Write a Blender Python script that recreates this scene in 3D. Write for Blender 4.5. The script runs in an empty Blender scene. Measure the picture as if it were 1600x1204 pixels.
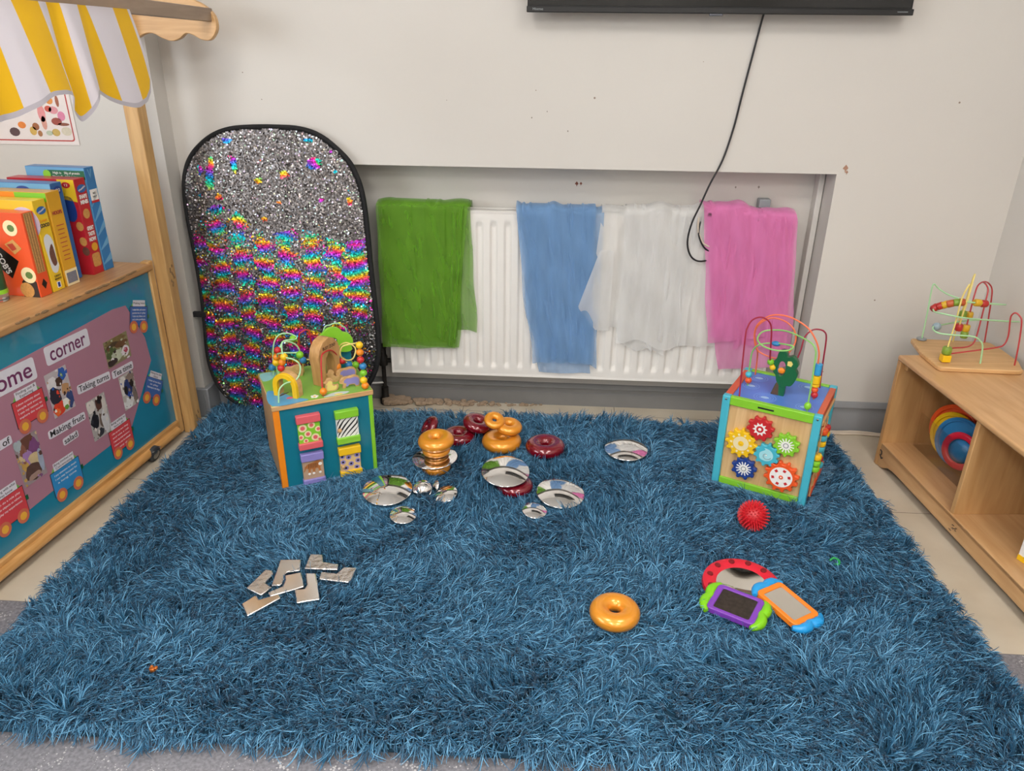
import bpy, bmesh, math, random
import numpy as np
from mathutils import Vector, Matrix

S = bpy.context.scene
COL = S.collection
R = math.radians
random.seed(7)

# ------------------------------------------------------------------ camera
cd = bpy.data.cameras.new('camera'); cam = bpy.data.objects.new('camera', cd); COL.objects.link(cam)
cd.sensor_width = 36.0; cd.lens = 1171.0 / 1600.0 * 36.0; cd.clip_start = 0.02
cam.matrix_world = Matrix(((0.99789191, -0.03589339, 0.05406856, 0.0),
                           (0.06403851, 0.40946091, -0.91007738, 0.0),
                           (0.01052681, 0.91162132, 0.41089629, 1.31),
                           (0, 0, 0, 1)))
S.camera = cam
S.view_settings.view_transform = 'Standard'; S.view_settings.look = 'None'
S.view_settings.exposure = 0.02; S.view_settings.gamma = 1.0
try: S.view_settings.use_curve_mapping = False
except Exception: pass
S.cycles.max_bounces = 8; S.cycles.diffuse_bounces = 4; S.cycles.transparent_max_bounces = 12
S.cycles.caustics_reflective = False; S.cycles.caustics_refractive = False
S.cycles.sample_clamp_indirect = 6.0

# ------------------------------------------------------------------ light: rows of ceiling panels, added uplights and a window behind
w = bpy.data.worlds.new('world'); S.world = w; w.use_nodes = True
w.node_tree.nodes['Background'].inputs[0].default_value = (0.8, 0.85, 0.9, 1)
w.node_tree.nodes['Background'].inputs[1].default_value = 0.25
def area(name, loc, rot, sx, sy, power, col):
    l = bpy.data.lights.new(name, 'AREA'); l.shape = 'RECTANGLE'; l.size = sx; l.size_y = sy; l.energy = power; l.color = col
    o = bpy.data.objects.new(name, l); COL.objects.link(o); o.location = loc; o.rotation_euler = rot
    return o
CW = (1.0, 0.975, 0.95)
for (lx, ly, p) in [(-0.75, 0.75, 14), (0.85, 0.75, 13), (-0.75, -1.0, 24), (0.85, -1.0, 21), (-0.75, -2.6, 18), (0.85, -2.6, 18)]:     # lamps shine down; uplights are added to brighten the ceiling
    area('ceiling_lamp', (lx, ly, 2.45), (0, 0, 0), 0.60, 0.60, p, CW)
    area('added_uplight', (lx, ly, 2.47), (R(180), 0, 0), 0.60, 0.60, p * .6, CW)
area('window_daylight', (-2.62, 0.1, 1.55), (0, R(-90), 0), 1.3, 1.9, 42, (0.86, 0.93, 1.0))

# ------------------------------------------------------------------ materials
def lin(c):
    if isinstance(c, str):
        c = tuple(int(c[i:i + 2], 16) / 255 for i in (0, 2, 4))
    return tuple((x / 12.92 if x <= 0.04045 else ((x + 0.055) / 1.055) ** 2.4) for x in c) + (1.0,)
MATS = {}
def mat(name, col, rough=0.5, metal=0.0, var=0.06, scale=30.0, bump=0.0, bscale=None, coat=0.0, spec=None, alpha=1.0, trans=0.0, sheen=0.0, ior=None):
    """principled with a little procedural mottling of the colour and, if asked, bump"""
    if name in MATS: return MATS[name]
    m = bpy.data.materials.new(name); m.use_nodes = True; nt = m.node_tree; N = nt.nodes; L = nt.links
    b = N['Principled BSDF']; c = lin(col)
    b.inputs['Roughness'].default_value = rough; b.inputs['Metallic'].default_value = metal
    b.inputs['Coat Weight'].default_value = coat; b.inputs['Alpha'].default_value = alpha
    b.inputs['Transmission Weight'].default_value = trans; b.inputs['Sheen Weight'].default_value = sheen
    if spec is not None: b.inputs['Specular IOR Level'].default_value = spec
    if ior: b.inputs['IOR'].default_value = ior
    tc = N.new('ShaderNodeTexCoord'); no = N.new('ShaderNodeTexNoise'); no.inputs['Scale'].default_value = scale; no.inputs['Detail'].default_value = 3
    L.new(tc.outputs['Object'], no.inputs['Vector'])
    mx = N.new('ShaderNodeMix'); mx.data_type = 'RGBA'
    mx.inputs['A'].default_value = tuple(x * (1 - var) for x in c[:3]) + (1,); mx.inputs['B'].default_value = tuple(min(1, x * (1 + var)) for x in c[:3]) + (1,)
    L.new(no.outputs['Fac'], mx.inputs['Factor']); L.new(mx.outputs['Result'], b.inputs['Base Color'])
    if bump:
        n2 = N.new('ShaderNodeTexNoise'); n2.inputs['Scale'].default_value = bscale or scale * 3; n2.inputs['Detail'].default_value = 4
        L.new(tc.outputs['Object'], n2.inputs['Vector'])
        bp = N.new('ShaderNodeBump'); bp.inputs['Strength'].default_value = bump; bp.inputs['Distance'].default_value = 0.004
        L.new(n2.outputs['Fac'], bp.inputs['Height']); L.new(bp.outputs['Normal'], b.inputs['Normal'])
    MATS[name] = m
    return m
def wood(name, c1, c2, rough=0.42, axis=1, scale=6.0, stretch=14.0, bump=0.05):
    if name in MATS: return MATS[name]
    m = bpy.data.materials.new(name); m.use_nodes = True; nt = m.node_tree; N = nt.nodes; L = nt.links
    b = N['Principled BSDF']; b.inputs['Roughness'].default_value = rough
    tc = N.new('ShaderNodeTexCoord'); mp = N.new('ShaderNodeMapping'); L.new(tc.outputs['Object'], mp.inputs['Vector'])
    sc = [stretch] * 3; sc[axis] = 1.0; mp.inputs['Scale'].default_value = sc
    n1 = N.new('ShaderNodeTexNoise'); n1.inputs['Scale'].default_value = scale; n1.inputs['Detail'].default_value = 6; n1.inputs['Distortion'].default_value = 0.6
    L.new(mp.outputs[0], n1.inputs['Vector'])
    cr = N.new('ShaderNodeValToRGB'); cr.color_ramp.elements[0].position = 0.32; cr.color_ramp.elements[1].position = 0.72
    cr.color_ramp.elements[0].color = lin(c1); cr.color_ramp.elements[1].color = lin(c2)
    L.new(n1.outputs['Fac'], cr.inputs['Fac'])
    n2 = N.new('ShaderNodeTexNoise'); n2.inputs['Scale'].default_value = 3.0; L.new(tc.outputs['Object'], n2.inputs['Vector'])
    mx = N.new('ShaderNodeMix'); mx.data_type = 'RGBA'; mx.blend_type = 'MULTIPLY'; mx.inputs['Factor'].default_value = 0.35
    L.new(cr.outputs['Color'], mx.inputs['A']); L.new(n2.outputs['Color'], mx.inputs['B'])
    hs = N.new('ShaderNodeHueSaturation'); hs.inputs['Saturation'].default_value = 0; hs.inputs['Value'].default_value = 1.7
    L.new(n2.outputs['Color'], hs.inputs['Color']); L.new(hs.outputs['Color'], mx.inputs['B'])
    L.new(mx.outputs['Result'], b.inputs['Base Color'])
    bp = N.new('ShaderNodeBump'); bp.inputs['Strength'].default_value = bump; bp.inputs['Distance'].default_value = 0.003
    L.new(n1.outputs['Fac'], bp.inputs['Height']); L.new(bp.outputs['Normal'], b.inputs['Normal'])
    MATS[name] = m
    return m
def P(name, col, **k): return mat(name, col, **k)
M = {}
M['wood'] = wood('birch ply', 'c49762', 'dcb27e')
M['woodx'] = wood('birch ply across', 'c49762', 'dcb27e', axis=0)
M['woodz'] = wood('birch ply upright', 'b98a54', 'd0a269', axis=2)
M['shelfwood'] = wood('shelf maple', 'bf9161', 'd2a878', rough=0.35, scale=4, stretch=9)
M['shelfwoodz'] = wood('shelf maple upright', 'ba8c58', 'cfa470', rough=0.35, axis=2, scale=4, stretch=9)
M['pine'] = wood('pine', 'b98f58', 'd2aa72', axis=2, stretch=10)
M['piney'] = wood('pine along', 'b98548', 'd6a468', axis=1, stretch=10)
M['beam'] = wood('weathered beam', '8a7460', '9c8570', axis=1, stretch=10)
M['topwood'] = wood('worn table top', 'a5784a', 'bf9262', axis=1, rough=0.4)
M['rawchip'] = mat('raw chipped edge', '8f7250', rough=0.9, bump=0.8, scale=60)
for k, c in dict(red='c42a2e', green='7cc02a', yellow='f0c01c', orange='ef8a1d', blue='2f7fb8', purple='8f86c8', teal='14748a', coral='e0636a',
                 lime='86c832', sky='3fa5d0', darkgreen='14603a', brown='5d4534', white='f0eeea', black='151515', navy='23408a', cream='ecdcae',
                 orangered='ea5a26', lightblue='4ab4c8', maroonwire='9e1f3a', orangewire='f4774e', greenwire='8fcb72', pinkviolet='8a4a9a',
                 paleyellow='e6d27a', paleg='a9d9a6', redwire='b5383c', grey='8d9396').items():
    M[k] = mat('painted ' + k, c, rough=0.35, var=0.04)
M['screen'] = mat('tv glass', '050506', rough=0.12, var=0.0)
M['plastic_black'] = mat('black plastic', '0a0a0c', rough=0.35, bump=0.05)
M['cable_black'] = mat('black cable', '19191c', rough=0.5)
M['cable_white'] = mat('cream cable', 'cdbfae', rough=0.5)
M['chrome'] = mat('polished steel', 'f2f0ee', rough=0.05, metal=1.0, var=0.01)
M['silver'] = mat('satin silver', 'f6f3f0', rough=0.14, metal=1.0, var=0.03, scale=50)
M['foil'] = mat('crinkled silver', 'ece8e4', rough=0.22, metal=1.0, var=0.05, bump=1.0, bscale=42)
M['gold'] = mat('gold lacquer', 'e8962a', rough=0.3, metal=0.3, var=0.03, coat=0.6)
M['maroon'] = mat('maroon lacquer', '76081b', rough=0.14, metal=0.12, var=0.03, coat=1.0)
M['steel'] = mat('caster steel', '9a9a98', rough=0.3, metal=1.0)
M['rubber'] = mat('rubber', '33363a', rough=0.7)
M['mirror'] = mat('acrylic mirror', 'e8e4dc', rough=0.04, metal=1.0, var=0.01)
M['rim'] = mat('black webbing', '101012', rough=0.8, bump=0.3, scale=200)

def wallmat():
    m = bpy.data.materials.new('gloss white wall paint'); m.use_nodes = True; nt = m.node_tree; N = nt.nodes; L = nt.links
    b = N['Principled BSDF']; b.inputs['Roughness'].default_value = 0.38
    tc = N.new('ShaderNodeTexCoord')
    n1 = N.new('ShaderNodeTexNoise'); n1.inputs['Scale'].default_value = 1.6; n1.inputs['Detail'].default_value = 3; L.new(tc.outputs['Object'], n1.inputs['Vector'])
    cr = N.new('ShaderNodeValToRGB'); cr.color_ramp.elements[0].color = lin('ccc7c1'); cr.color_ramp.elements[1].color = lin('d6d2cb')
    L.new(n1.outputs['Fac'], cr.inputs['Fac'])
    vo = N.new('ShaderNodeTexVoronoi'); vo.inputs['Scale'].default_value = 9.0; L.new(tc.outputs['Object'], vo.inputs['Vector'])
    n3 = N.new('ShaderNodeTexNoise'); n3.inputs['Scale'].default_value = 3.0; L.new(tc.outputs['Object'], n3.inputs['Vector'])
    ad = N.new('ShaderNodeMath'); ad.operation = 'MULTIPLY_ADD'; ad.inputs[1].default_value = -0.05; ad.inputs[2].default_value = 0.045
    L.new(n3.outputs['Fac'], ad.inputs[0])
    lt = N.new('ShaderNodeMath'); lt.operation = 'LESS_THAN'; L.new(vo.outputs['Distance'], lt.inputs[0]); L.new(ad.outputs[0], lt.inputs[1])
    mx = N.new('ShaderNodeMix'); mx.data_type = 'RGBA'; L.new(lt.outputs[0], mx.inputs['Factor']); L.new(cr.outputs['Color'], mx.inputs['A']); mx.inputs['B'].default_value = lin('8d7c6e')
    L.new(mx.outputs['Result'], b.inputs['Base Color'])
    n2 = N.new('ShaderNodeTexNoise'); n2.inputs['Scale'].default_value = 28; n2.inputs['Detail'].default_value = 5; L.new(tc.outputs['Object'], n2.inputs['Vector'])
    bp = N.new('ShaderNodeBump'); bp.inputs['Strength'].default_value = 0.12; bp.inputs['Distance'].default_value = 0.004
    L.new(n2.outputs['Fac'], bp.inputs['Height']); L.new(bp.outputs['Normal'], b.inputs['Normal'])
    return m
M['wall'] = wallmat()
M['ceil'] = mat('ceiling paint', 'f0eee9', rough=0.9)
M['skirt'] = mat('grey gloss paint', '8b8d90', rough=0.3, bump=0.08, scale=20)
M['skirtd'] = mat('grey paint scuffed', '7b7a79', rough=0.45, bump=0.15, scale=14, var=0.1)
M['rubble'] = mat('crumbled plaster', 'a58f78', rough=0.95, var=0.4, scale=60, bump=1.0)
M['rad'] = mat('white radiator enamel', 'e6e2dc', rough=0.28, var=0.02, bump=0.03)
M['soot'] = mat('corroded fittings', '2b2622', rough=0.6, metal=0.4, var=0.5, scale=90, bump=0.5)

def tilefloor():
    m = bpy.data.materials.new('beige floor tiles'); m.use_nodes = True; nt = m.node_tree; N = nt.nodes; L = nt.links
    b = N['Principled BSDF']; b.inputs['Roughness'].default_value = 0.3
    tc = N.new('ShaderNodeTexCoord'); sp = N.new('ShaderNodeSeparateXYZ'); L.new(tc.outputs['Object'], sp.inputs[0])
    def joint(out, off):
        a = N.new('ShaderNodeMath'); a.operation = 'SUBTRACT'; L.new(out, a.inputs[0]); a.inputs[1].default_value = off
        p = N.new('ShaderNodeMath'); p.operation = 'PINGPONG'; L.new(a.outputs[0], p.inputs[0]); p.inputs[1].default_value = 0.3
        l = N.new('ShaderNodeMath'); l.operation = 'LESS_THAN'; L.new(p.outputs[0], l.inputs[0]); l.inputs[1].default_value = 0.0013
        return l
    j1 = joint(sp.outputs['X'], -0.352); j2 = joint(sp.outputs['Y'], 2.0445)
    mxj = N.new('ShaderNodeMath'); mxj.operation = 'MAXIMUM'; L.new(j1.outputs[0], mxj.inputs[0]); L.new(j2.outputs[0], mxj.inputs[1])
    n1 = N.new('ShaderNodeTexNoise'); n1.inputs['Scale'].default_value = 5; n1.inputs['Detail'].default_value = 6; L.new(tc.outputs['Object'], n1.inputs['Vector'])
    cr = N.new('ShaderNodeValToRGB'); cr.color_ramp.elements[0].position = 0.3; cr.color_ramp.elements[0].color = lin('b9ac97'); cr.color_ramp.elements[1].position = 0.7; cr.color_ramp.elements[1].color = lin('cdc2af')
    L.new(n1.outputs['Fac'], cr.inputs['Fac'])
    mx = N.new('ShaderNodeMix'); mx.data_type = 'RGBA'; L.new(mxj.outputs[0], mx.inputs['Factor']); L.new(cr.outputs['Color'], mx.inputs['A']); mx.inputs['B'].default_value = lin('6d6458')
    L.new(mx.outputs['Result'], b.inputs['Base Color'])
    return m
def greyfloor():
    m = bpy.data.materials.new('grey flecked vinyl'); m.use_nodes = True; nt = m.node_tree; N = nt.nodes; L = nt.links
    b = N['Principled BSDF']; b.inputs['Roughness'].default_value = 0.6
    tc = N.new('ShaderNodeTexCoord')
    n1 = N.new('ShaderNodeTexNoise'); n1.inputs['Scale'].default_value = 140; n1.inputs['Detail'].default_value = 4; L.new(tc.outputs['Object'], n1.inputs['Vector'])
    cr = N.new('ShaderNodeValToRGB'); e = cr.color_ramp.elements; e[0].position = 0.3; e[0].color = lin('67666b'); e[1].position = 0.62; e[1].color = lin('858388')
    L.new(n1.outputs['Fac'], cr.inputs['Fac'])
    vo = N.new('ShaderNodeTexVoronoi'); vo.inputs['Scale'].default_value = 150.0; L.new(tc.outputs['Object'], vo.inputs['Vector'])
    n3 = N.new('ShaderNodeTexNoise'); n3.inputs['Scale'].default_value = 17.0; L.new(tc.outputs['Object'], n3.inputs['Vector'])
    ad = N.new('ShaderNodeMath'); ad.operation = 'MULTIPLY_ADD'; ad.inputs[1].default_value = 1.1; ad.inputs[2].default_value = -0.40; L.new(n3.outputs['Fac'], ad.inputs[0])
    lt = N.new('ShaderNodeMath'); lt.operation = 'LESS_THAN'; L.new(vo.outputs['Distance'], lt.inputs[0]); L.new(ad.outputs[0], lt.inputs[1])
    mx = N.new('ShaderNodeMix'); mx.data_type = 'RGBA'; L.new(lt.outputs[0], mx.inputs['Factor']); L.new(cr.outputs['Color'], mx.inputs['A']); mx.inputs['B'].default_value = lin('b9b6b6')
    L.new(mx.outputs['Result'], b.inputs['Base Color'])
    return m
M['tiles'] = tilefloor(); M['vinyl'] = greyfloor()

# ------------------------------------------------------------------ mesh helpers
class MB:
    def __init__(s): s.v = []; s.f = []; s.m = []
    def add(s, v, f, mi=0, T=None):
        o = len(s.v)
        if T is not None: v = [tuple(T @ Vector(p)) for p in v]
        s.v += [tuple(p) for p in v]; s.f += [tuple(i + o for i in q) for q in f]; s.m += [mi] * len(f)
        return s
    def box(s, a, b, mi=0, T=None):
        x0, y0, z0 = a; x1, y1, z1 = b
        v = [(x0, y0, z0), (x1, y0, z0), (x1, y1, z0), (x0, y1, z0), (x0, y0, z1), (x1, y0, z1), (x1, y1, z1), (x0, y1, z1)]
        return s.add(v, [(0, 3, 2, 1), (4, 5, 6, 7), (0, 1, 5, 4), (1, 2, 6, 5), (2, 3, 7, 6), (3, 0, 4, 7)], mi, T)
    def prism(s, poly, z0, z1, mi=0, T=None, top_mi=None):
        a = sum(poly[i][0] * poly[(i + 1) % len(poly)][1] - poly[(i + 1) % len(poly)][0] * poly[i][1] for i in range(len(poly)))
        if a < 0: poly = poly[::-1]
        n = len(poly); v = [(x, y, z0) for x, y in poly] + [(x, y, z1) for x, y in poly]
        s.add(v, [tuple(range(n))[::-1]] + [(i, (i + 1) % n, n + (i + 1) % n, n + i) for i in range(n)], mi, T)
        o = len(s.v) - 2 * n
        s.f.append(tuple(range(o + n, o + 2 * n))); s.m.append(mi if top_mi is None else top_mi)
        return s
    def ringprism(s, outer, inner, z0, z1, mi=0, T=None):   # outer and inner outlines with the same point count
        n = len(outer); v = [(x, y, z) for z in (z0, z1) for P_ in (outer, inner) for x, y in P_]
        f = []
        for i in range(n):
            j = (i + 1) % n
            f += [(j, i, n + i, n + j), (2 * n + i, 2 * n + j, 3 * n + j, 3 * n + i), (i, j, 2 * n + j, 2 * n + i), (n + j, n + i, 3 * n + i, 3 * n + j)]
        return s.add(v, f, mi, T)
    def tube(s, pts, r, n=8, mi=0, closed=False, T=None, flat=1.0, taper=None):
        pts = [Vector(p) for p in pts]; N = len(pts); v = []; f = []; prev = None
        for i, p in enumerate(pts):
            if closed: t = pts[(i + 1) % N] - pts[i - 1]
            else: t = pts[min(i + 1, N - 1)] - pts[max(i - 1, 0)]
            t.normalize()
            if prev is None:
                a = Vector((0, 0, 1)) if abs(t.z) < 0.9 else Vector((1, 0, 0))
                u = t.cross(a).normalized()
            else:
                u = (prev - t * prev.dot(t)).normalized()
            prev = u; w_ = t.cross(u)
            rr = r if taper is None else r * taper[i]
            for k in range(n):
                q = 2 * math.pi * k / n
                v.append(p + u * math.cos(q) * rr + w_ * math.sin(q) * rr * flat)
        for i in range(N if closed else N - 1):
            j = (i + 1) % N
            for k in range(n):
                f.append((i * n + k, i * n + (k + 1) % n, j * n + (k + 1) % n, j * n + k))
        if not closed:
            f.append(tuple(range(n))[::-1]); f.append(tuple((N - 1) * n + k for k in range(n)))
        return s.add(v, f, mi, T)
    def lathe(s, prof, n=32, mi=0, T=None):
        v = []; f = []; m = len(prof)
        for i in range(n):
            q = 2 * math.pi * i / n
            for r, z in prof: v.append((r * math.cos(q), r * math.sin(q), z))
        for i in range(n):
            j = (i + 1) % n
            for k in range(m - 1):
                f.append((i * m + k, j * m + k, j * m + k + 1, i * m + k + 1))
        return s.add(v, f, mi, T)
    def torus(s, R_, r, n=48, k=20, flat=1.0, mi=0, T=None):
        v = []; f = []
        for i in range(n):
            a = 2 * math.pi * i / n
            for j in range(k):
                b = 2 * math.pi * j / k; q = R_ + r * math.cos(b)
                v.append((q * math.cos(a), q * math.sin(a), r * flat * math.sin(b)))
        for i in range(n):
            for j in range(k):
                f.append((i * k + j, ((i + 1) % n) * k + j, ((i + 1) % n) * k + (j + 1) % k, i * k + (j + 1) % k))
        return s.add(v, f, mi, T)
    def sphere(s, c, r, mi=0, n=16, sq=(1, 1, 1)):
        m = n // 2; v = []; f = []
        for i in range(n):
            q = 2 * math.pi * i / n
            for k in range(m + 1):
                a = math.pi * k / m - math.pi / 2
                v.append((c[0] + r * sq[0] * math.cos(a) * math.cos(q), c[1] + r * sq[1] * math.cos(a) * math.sin(q), c[2] + r * sq[2] * math.sin(a)))
        for i in range(n):
            j = (i + 1) % n
            for k in range(m): f.append((i * (m + 1) + k, j * (m + 1) + k, j * (m + 1) + k + 1, i * (m + 1) + k + 1))
        return s.add(v, f, mi)
    def grid(s, fn, nu, nv, mi=0):
        v = [fn(i / nu, j / nv) for j in range(nv + 1) for i in range(nu + 1)]
        f = [(j * (nu + 1) + i, j * (nu + 1) + i + 1, (j + 1) * (nu + 1) + i + 1, (j + 1) * (nu + 1) + i) for j in range(nv) for i in range(nu)]
        return s.add(v, f, mi)

def smooth_path(pts, k=6, closed=False):
    pts = [Vector(p) for p in pts]; n = len(pts); out = []
    for i in range(n if closed else n - 1):
        if closed: p0, p1, p2, p3 = pts[i - 1], pts[i], pts[(i + 1) % n], pts[(i + 2) % n]
        else: p0, p1, p2, p3 = pts[max(i - 1, 0)], pts[i], pts[i + 1], pts[min(i + 2, n - 1)]
        for j in range(k):
            t = j / k
            out.append(0.5 * ((2 * p1) + (p2 - p0) * t + (2 * p0 - 5 * p1 + 4 * p2 - p3) * t * t + (3 * p1 - p0 - 3 * p2 + p3) * t ** 3))
    if not closed: out.append(pts[-1])
    return out
def sp2(poly, k=4): return [(p.x, p.y) for p in smooth_path([(a, b, 0) for a, b in poly], k, True)]

def tag(o, label=None, cat=None, group=None, kind=None):
    if label: o['label'] = label
    if cat: o['category'] = cat
    if group: o['group'] = group
    if kind: o['kind'] = kind
    return o
def obj(name, mb, mats, parent=None, loc=(0, 0, 0), rot=(0, 0, 0), bevel=0.0, seg=2, angle=40, sub=0, clean=True):
    me = bpy.data.meshes.new(name); me.from_pydata(mb.v, [], mb.f)
    if not isinstance(mats, (list, tuple)): mats = [mats]
    for m in mats: me.materials.append(m)
    me.polygons.foreach_set('material_index', mb.m)
    if clean:
        bm = bmesh.new(); bm.from_mesh(me); bmesh.ops.remove_doubles(bm, verts=bm.verts, dist=1e-6)
        bmesh.ops.dissolve_degenerate(bm, edges=bm.edges, dist=1e-7)
        bmesh.ops.recalc_face_normals(bm, faces=bm.faces); bm.to_mesh(me); bm.free()
    me.polygons.foreach_set('use_smooth', [True] * len(me.polygons)); me.set_sharp_from_angle(angle=R(angle)); me.update()
    o = bpy.data.objects.new(name, me); COL.objects.link(o); o.location = loc; o.rotation_euler = rot
    if parent: o.parent = parent
    if bevel:
        b = o.modifiers.new('bevel', 'BEVEL'); b.width = bevel; b.segments = seg; b.limit_method = 'ANGLE'; b.angle_limit = R(35); b.harden_normals = False
    if sub:
        q = o.modifiers.new('sub', 'SUBSURF'); q.levels = sub; q.render_levels = sub
    return o
def empty(name, label, cat, loc, rz=0.0, group=None, rot=None):
    o = bpy.data.objects.new(name, None); COL.objects.link(o); o.location = loc
    o.rotation_euler = rot if rot else (0, 0, rz); o.empty_display_size = 0.05
    tag(o, label, cat, group)
    return o
def text(name, s, size, m, parent, T, extrude=0.0002, offset=0.0, width=None, spacing=1.0):
    cu = bpy.data.curves.new(name, 'FONT'); cu.body = s; cu.size = size; cu.extrude = extrude; cu.offset = offset
    cu.align_x = 'CENTER'; cu.align_y = 'CENTER'; cu.space_character = spacing
    t = bpy.data.objects.new(name, cu); COL.objects.link(t)
    bpy.context.view_layer.update()
    me = bpy.data.meshes.new_from_object(t.evaluated_get(bpy.context.evaluated_depsgraph_get()))
    bpy.data.objects.remove(t); bpy.data.curves.remove(cu)
    if width and len(me.vertices):
        xs = [v.co.x for v in me.vertices]; k = width / max(1e-6, (max(xs) - min(xs)))
        for v in me.vertices: v.co.x *= k
    me.transform(T); me.materials.clear(); me.materials.append(m)
    o = bpy.data.objects.new(name, me); COL.objects.link(o); o.parent = parent
    return o
def frame(origin, ex, ey):
    """matrix whose local x,y,z map onto ex, ey, ex x ey at origin"""
    ex = Vector(ex).normalized(); ey = Vector(ey).normalized(); ez = ex.cross(ey)
    return Matrix(((ex.x, ey.x, ez.x, origin[0]), (ex.y, ey.y, ez.y, origin[1]), (ex.z, ey.z, ez.z, origin[2]), (0, 0, 0, 1)))
def gear_poly(r, teeth, depth=0.16):
    p = []
    for i in range(teeth):
        for q, rr in ((-.30, 1 - depth), (-.17, .99), (0, 1.03), (.17, .99), (.30, 1 - depth)):
            a = 2 * math.pi * (i + q) / teeth; p.append((r * rr * math.cos(a), r * rr * math.sin(a)))
    return p
def disc_poly(r, n=24, cx=0, cy=0, ry=None):
    ry = r if ry is None else ry
    return [(cx + r * math.cos(2 * math.pi * i / n), cy + ry * math.sin(2 * math.pi * i / n)) for i in range(n)]

# ------------------------------------------------------------------ the room
def struct(name, mb, m, **k): return tag(obj(name, mb, m, **k), kind='structure')
YB, YR = 2.606, 2.746
b = MB(); b.box((-2.9, 1.4445, -0.1), (2.3, 3.0, 0.0)); struct('floor', b, M['tiles'])
b = MB(); b.box((-2.9, -3.4, -0.1), (2.3, 1.4445, 0.0)); struct('floor_vinyl', b, M['vinyl']).name = 'floor_front'
b = MB(); b.box((-2.9, -3.4, 2.7), (2.3, 3.0, 2.8)); struct('ceiling', b, M['ceil'])
for p_, q_ in (((-1.323, YB, 0.94), (0.911, 2.9, 2.7)), ((-1.323, YB, 0), (-0.85, 2.9, 0.94)), ((0.911, YB, 0), (1.6, 2.9, 2.7)), ((-0.85, YR, 0), (0.911, 2.9, 0.94)), ((-2.9, 2.522, 0), (-1.323, 2.9, 2.7))):
    b = MB(); b.box(p_, q_); struct('wall_back', b, M['wall'])
b = MB(); d = (0.0822, -0.9966)
p0 = (1.487, 2.62); p1 = (1.487 + 6.1 * d[0], 2.62 + 6.1 * d[1])
b.prism([p0, p1, (p1[0] + .15, p1[1]), (p0[0] + .15, p0[1])], 0, 2.7); struct('wall_right', b, M['wall'])
b = MB(); b.box((-2.9, -3.4, 0), (-2.75, 2.53, 2.7)); struct('wall_left', b, M['wall'])
b = MB(); b.box((-2.75, -3.4, 0), (2.3, -3.3, 2.7)); struct('wall_front', b, M['wall'])
def skirting(name, x0, x1, y, h, m, depth=0.018):
    prof = [(0, 0), (-depth, 0), (-depth, h * .60), (-depth * .78, h * .64), (-depth * .78, h * .80), (-depth * .95, h * .84), (-depth * .7, h * .92), (-depth * .3, h), (0, h)]
    b = MB(); n = len(prof); v = [(x, y + a, z) for x in (x0, x1) for a, z in prof]
    b.add(v, [tuple(range(n)), tuple(range(2 * n - 1, n - 1, -1))] + [(i, n + i, n + (i + 1) % n, (i + 1) % n) for i in range(n)])
    struct(name, b, m)
skirting('baseboard_back', 0.911, 1.487, YB, 0.118, M['skirt'])
skirting('baseboard_recess', -0.85, 0.911, YR, 0.09, M['skirtd'], 0.02)
b = MB(); b.box((-2.75, 2.504, 0), (-1.323, 2.522, 0.118)); b.box((-1.323, 2.504, 0), (-1.305, YB, 0.118)); b.box((-1.305, 2.59, 0), (-0.85, YB, 0.118))
struct('baseboard_left', b, M['skirt'], bevel=0.004)
wb = bpy.data.objects['wall_back']
for (cx_, cz_, s_, yy_, c_, par) in ((.936, .958, .011, YB, 'a8806a', wb), (.942, .946, .006, YB, 'a8806a', wb), (.06, .868, .008, YR, '7a4a3a', None), (.075, .869, .006, YR, '7a4a3a', None), (.62, .868, .004, YR, '8a8078', None), (.70, .87, .005, YR, '8a8078', None), (-.10, 1.10, .003, YB, '7f766c', wb), (-.05, 1.12, .0025, YB, '7f766c', wb), (.02, 1.06, .003, YB, '7f766c', wb)):
    b = MB(); b.prism([(cx_ + s_ * (.7 + .5 * math.sin(k * 2.3)) * math.cos(k * .785), cz_ + s_ * (.8 + .4 * math.cos(k * 3.1)) * math.sin(k * .785)) for k in range(8)], 0, .0006, T=frame((0, yy_ - .00005, 0), (1, 0, 0), (0, 0, 1)))
    obj('paint_chip', b, mat('bare plaster ' + c_, c_, rough=.9, var=.3, scale=200), par or bpy.data.objects['wall_back.003'])
b = MB(); b.box((0.889, 2.70, 0.09), (0.909, YR, 0.9395)); struct('trim_1', b, M['wall'], bevel=0.003)

# crumbled plaster at the foot of the recess
b = MB(); rnd = random.Random(3)
for i in range(170):
    t = rnd.random() ** 1.8; x = -0.66 + t * 0.62; y = 2.722 - rnd.random() * 0.05 * (1.25 - t); s = (0.004 + 0.012 * rnd.random()) * (1.2 - .8 * t)
    b.sphere((x, y, s * .7 + 0.02 * max(0, .4 - t) * rnd.random()), s, n=6, sq=(1.3, .8 + rnd.random() * .5, .7))
tag(obj('plaster_rubble', b, M['rubble']), 'crumbled brown plaster heaped along the foot of the wall under the radiator', 'rubble', kind='stuff')

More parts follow.
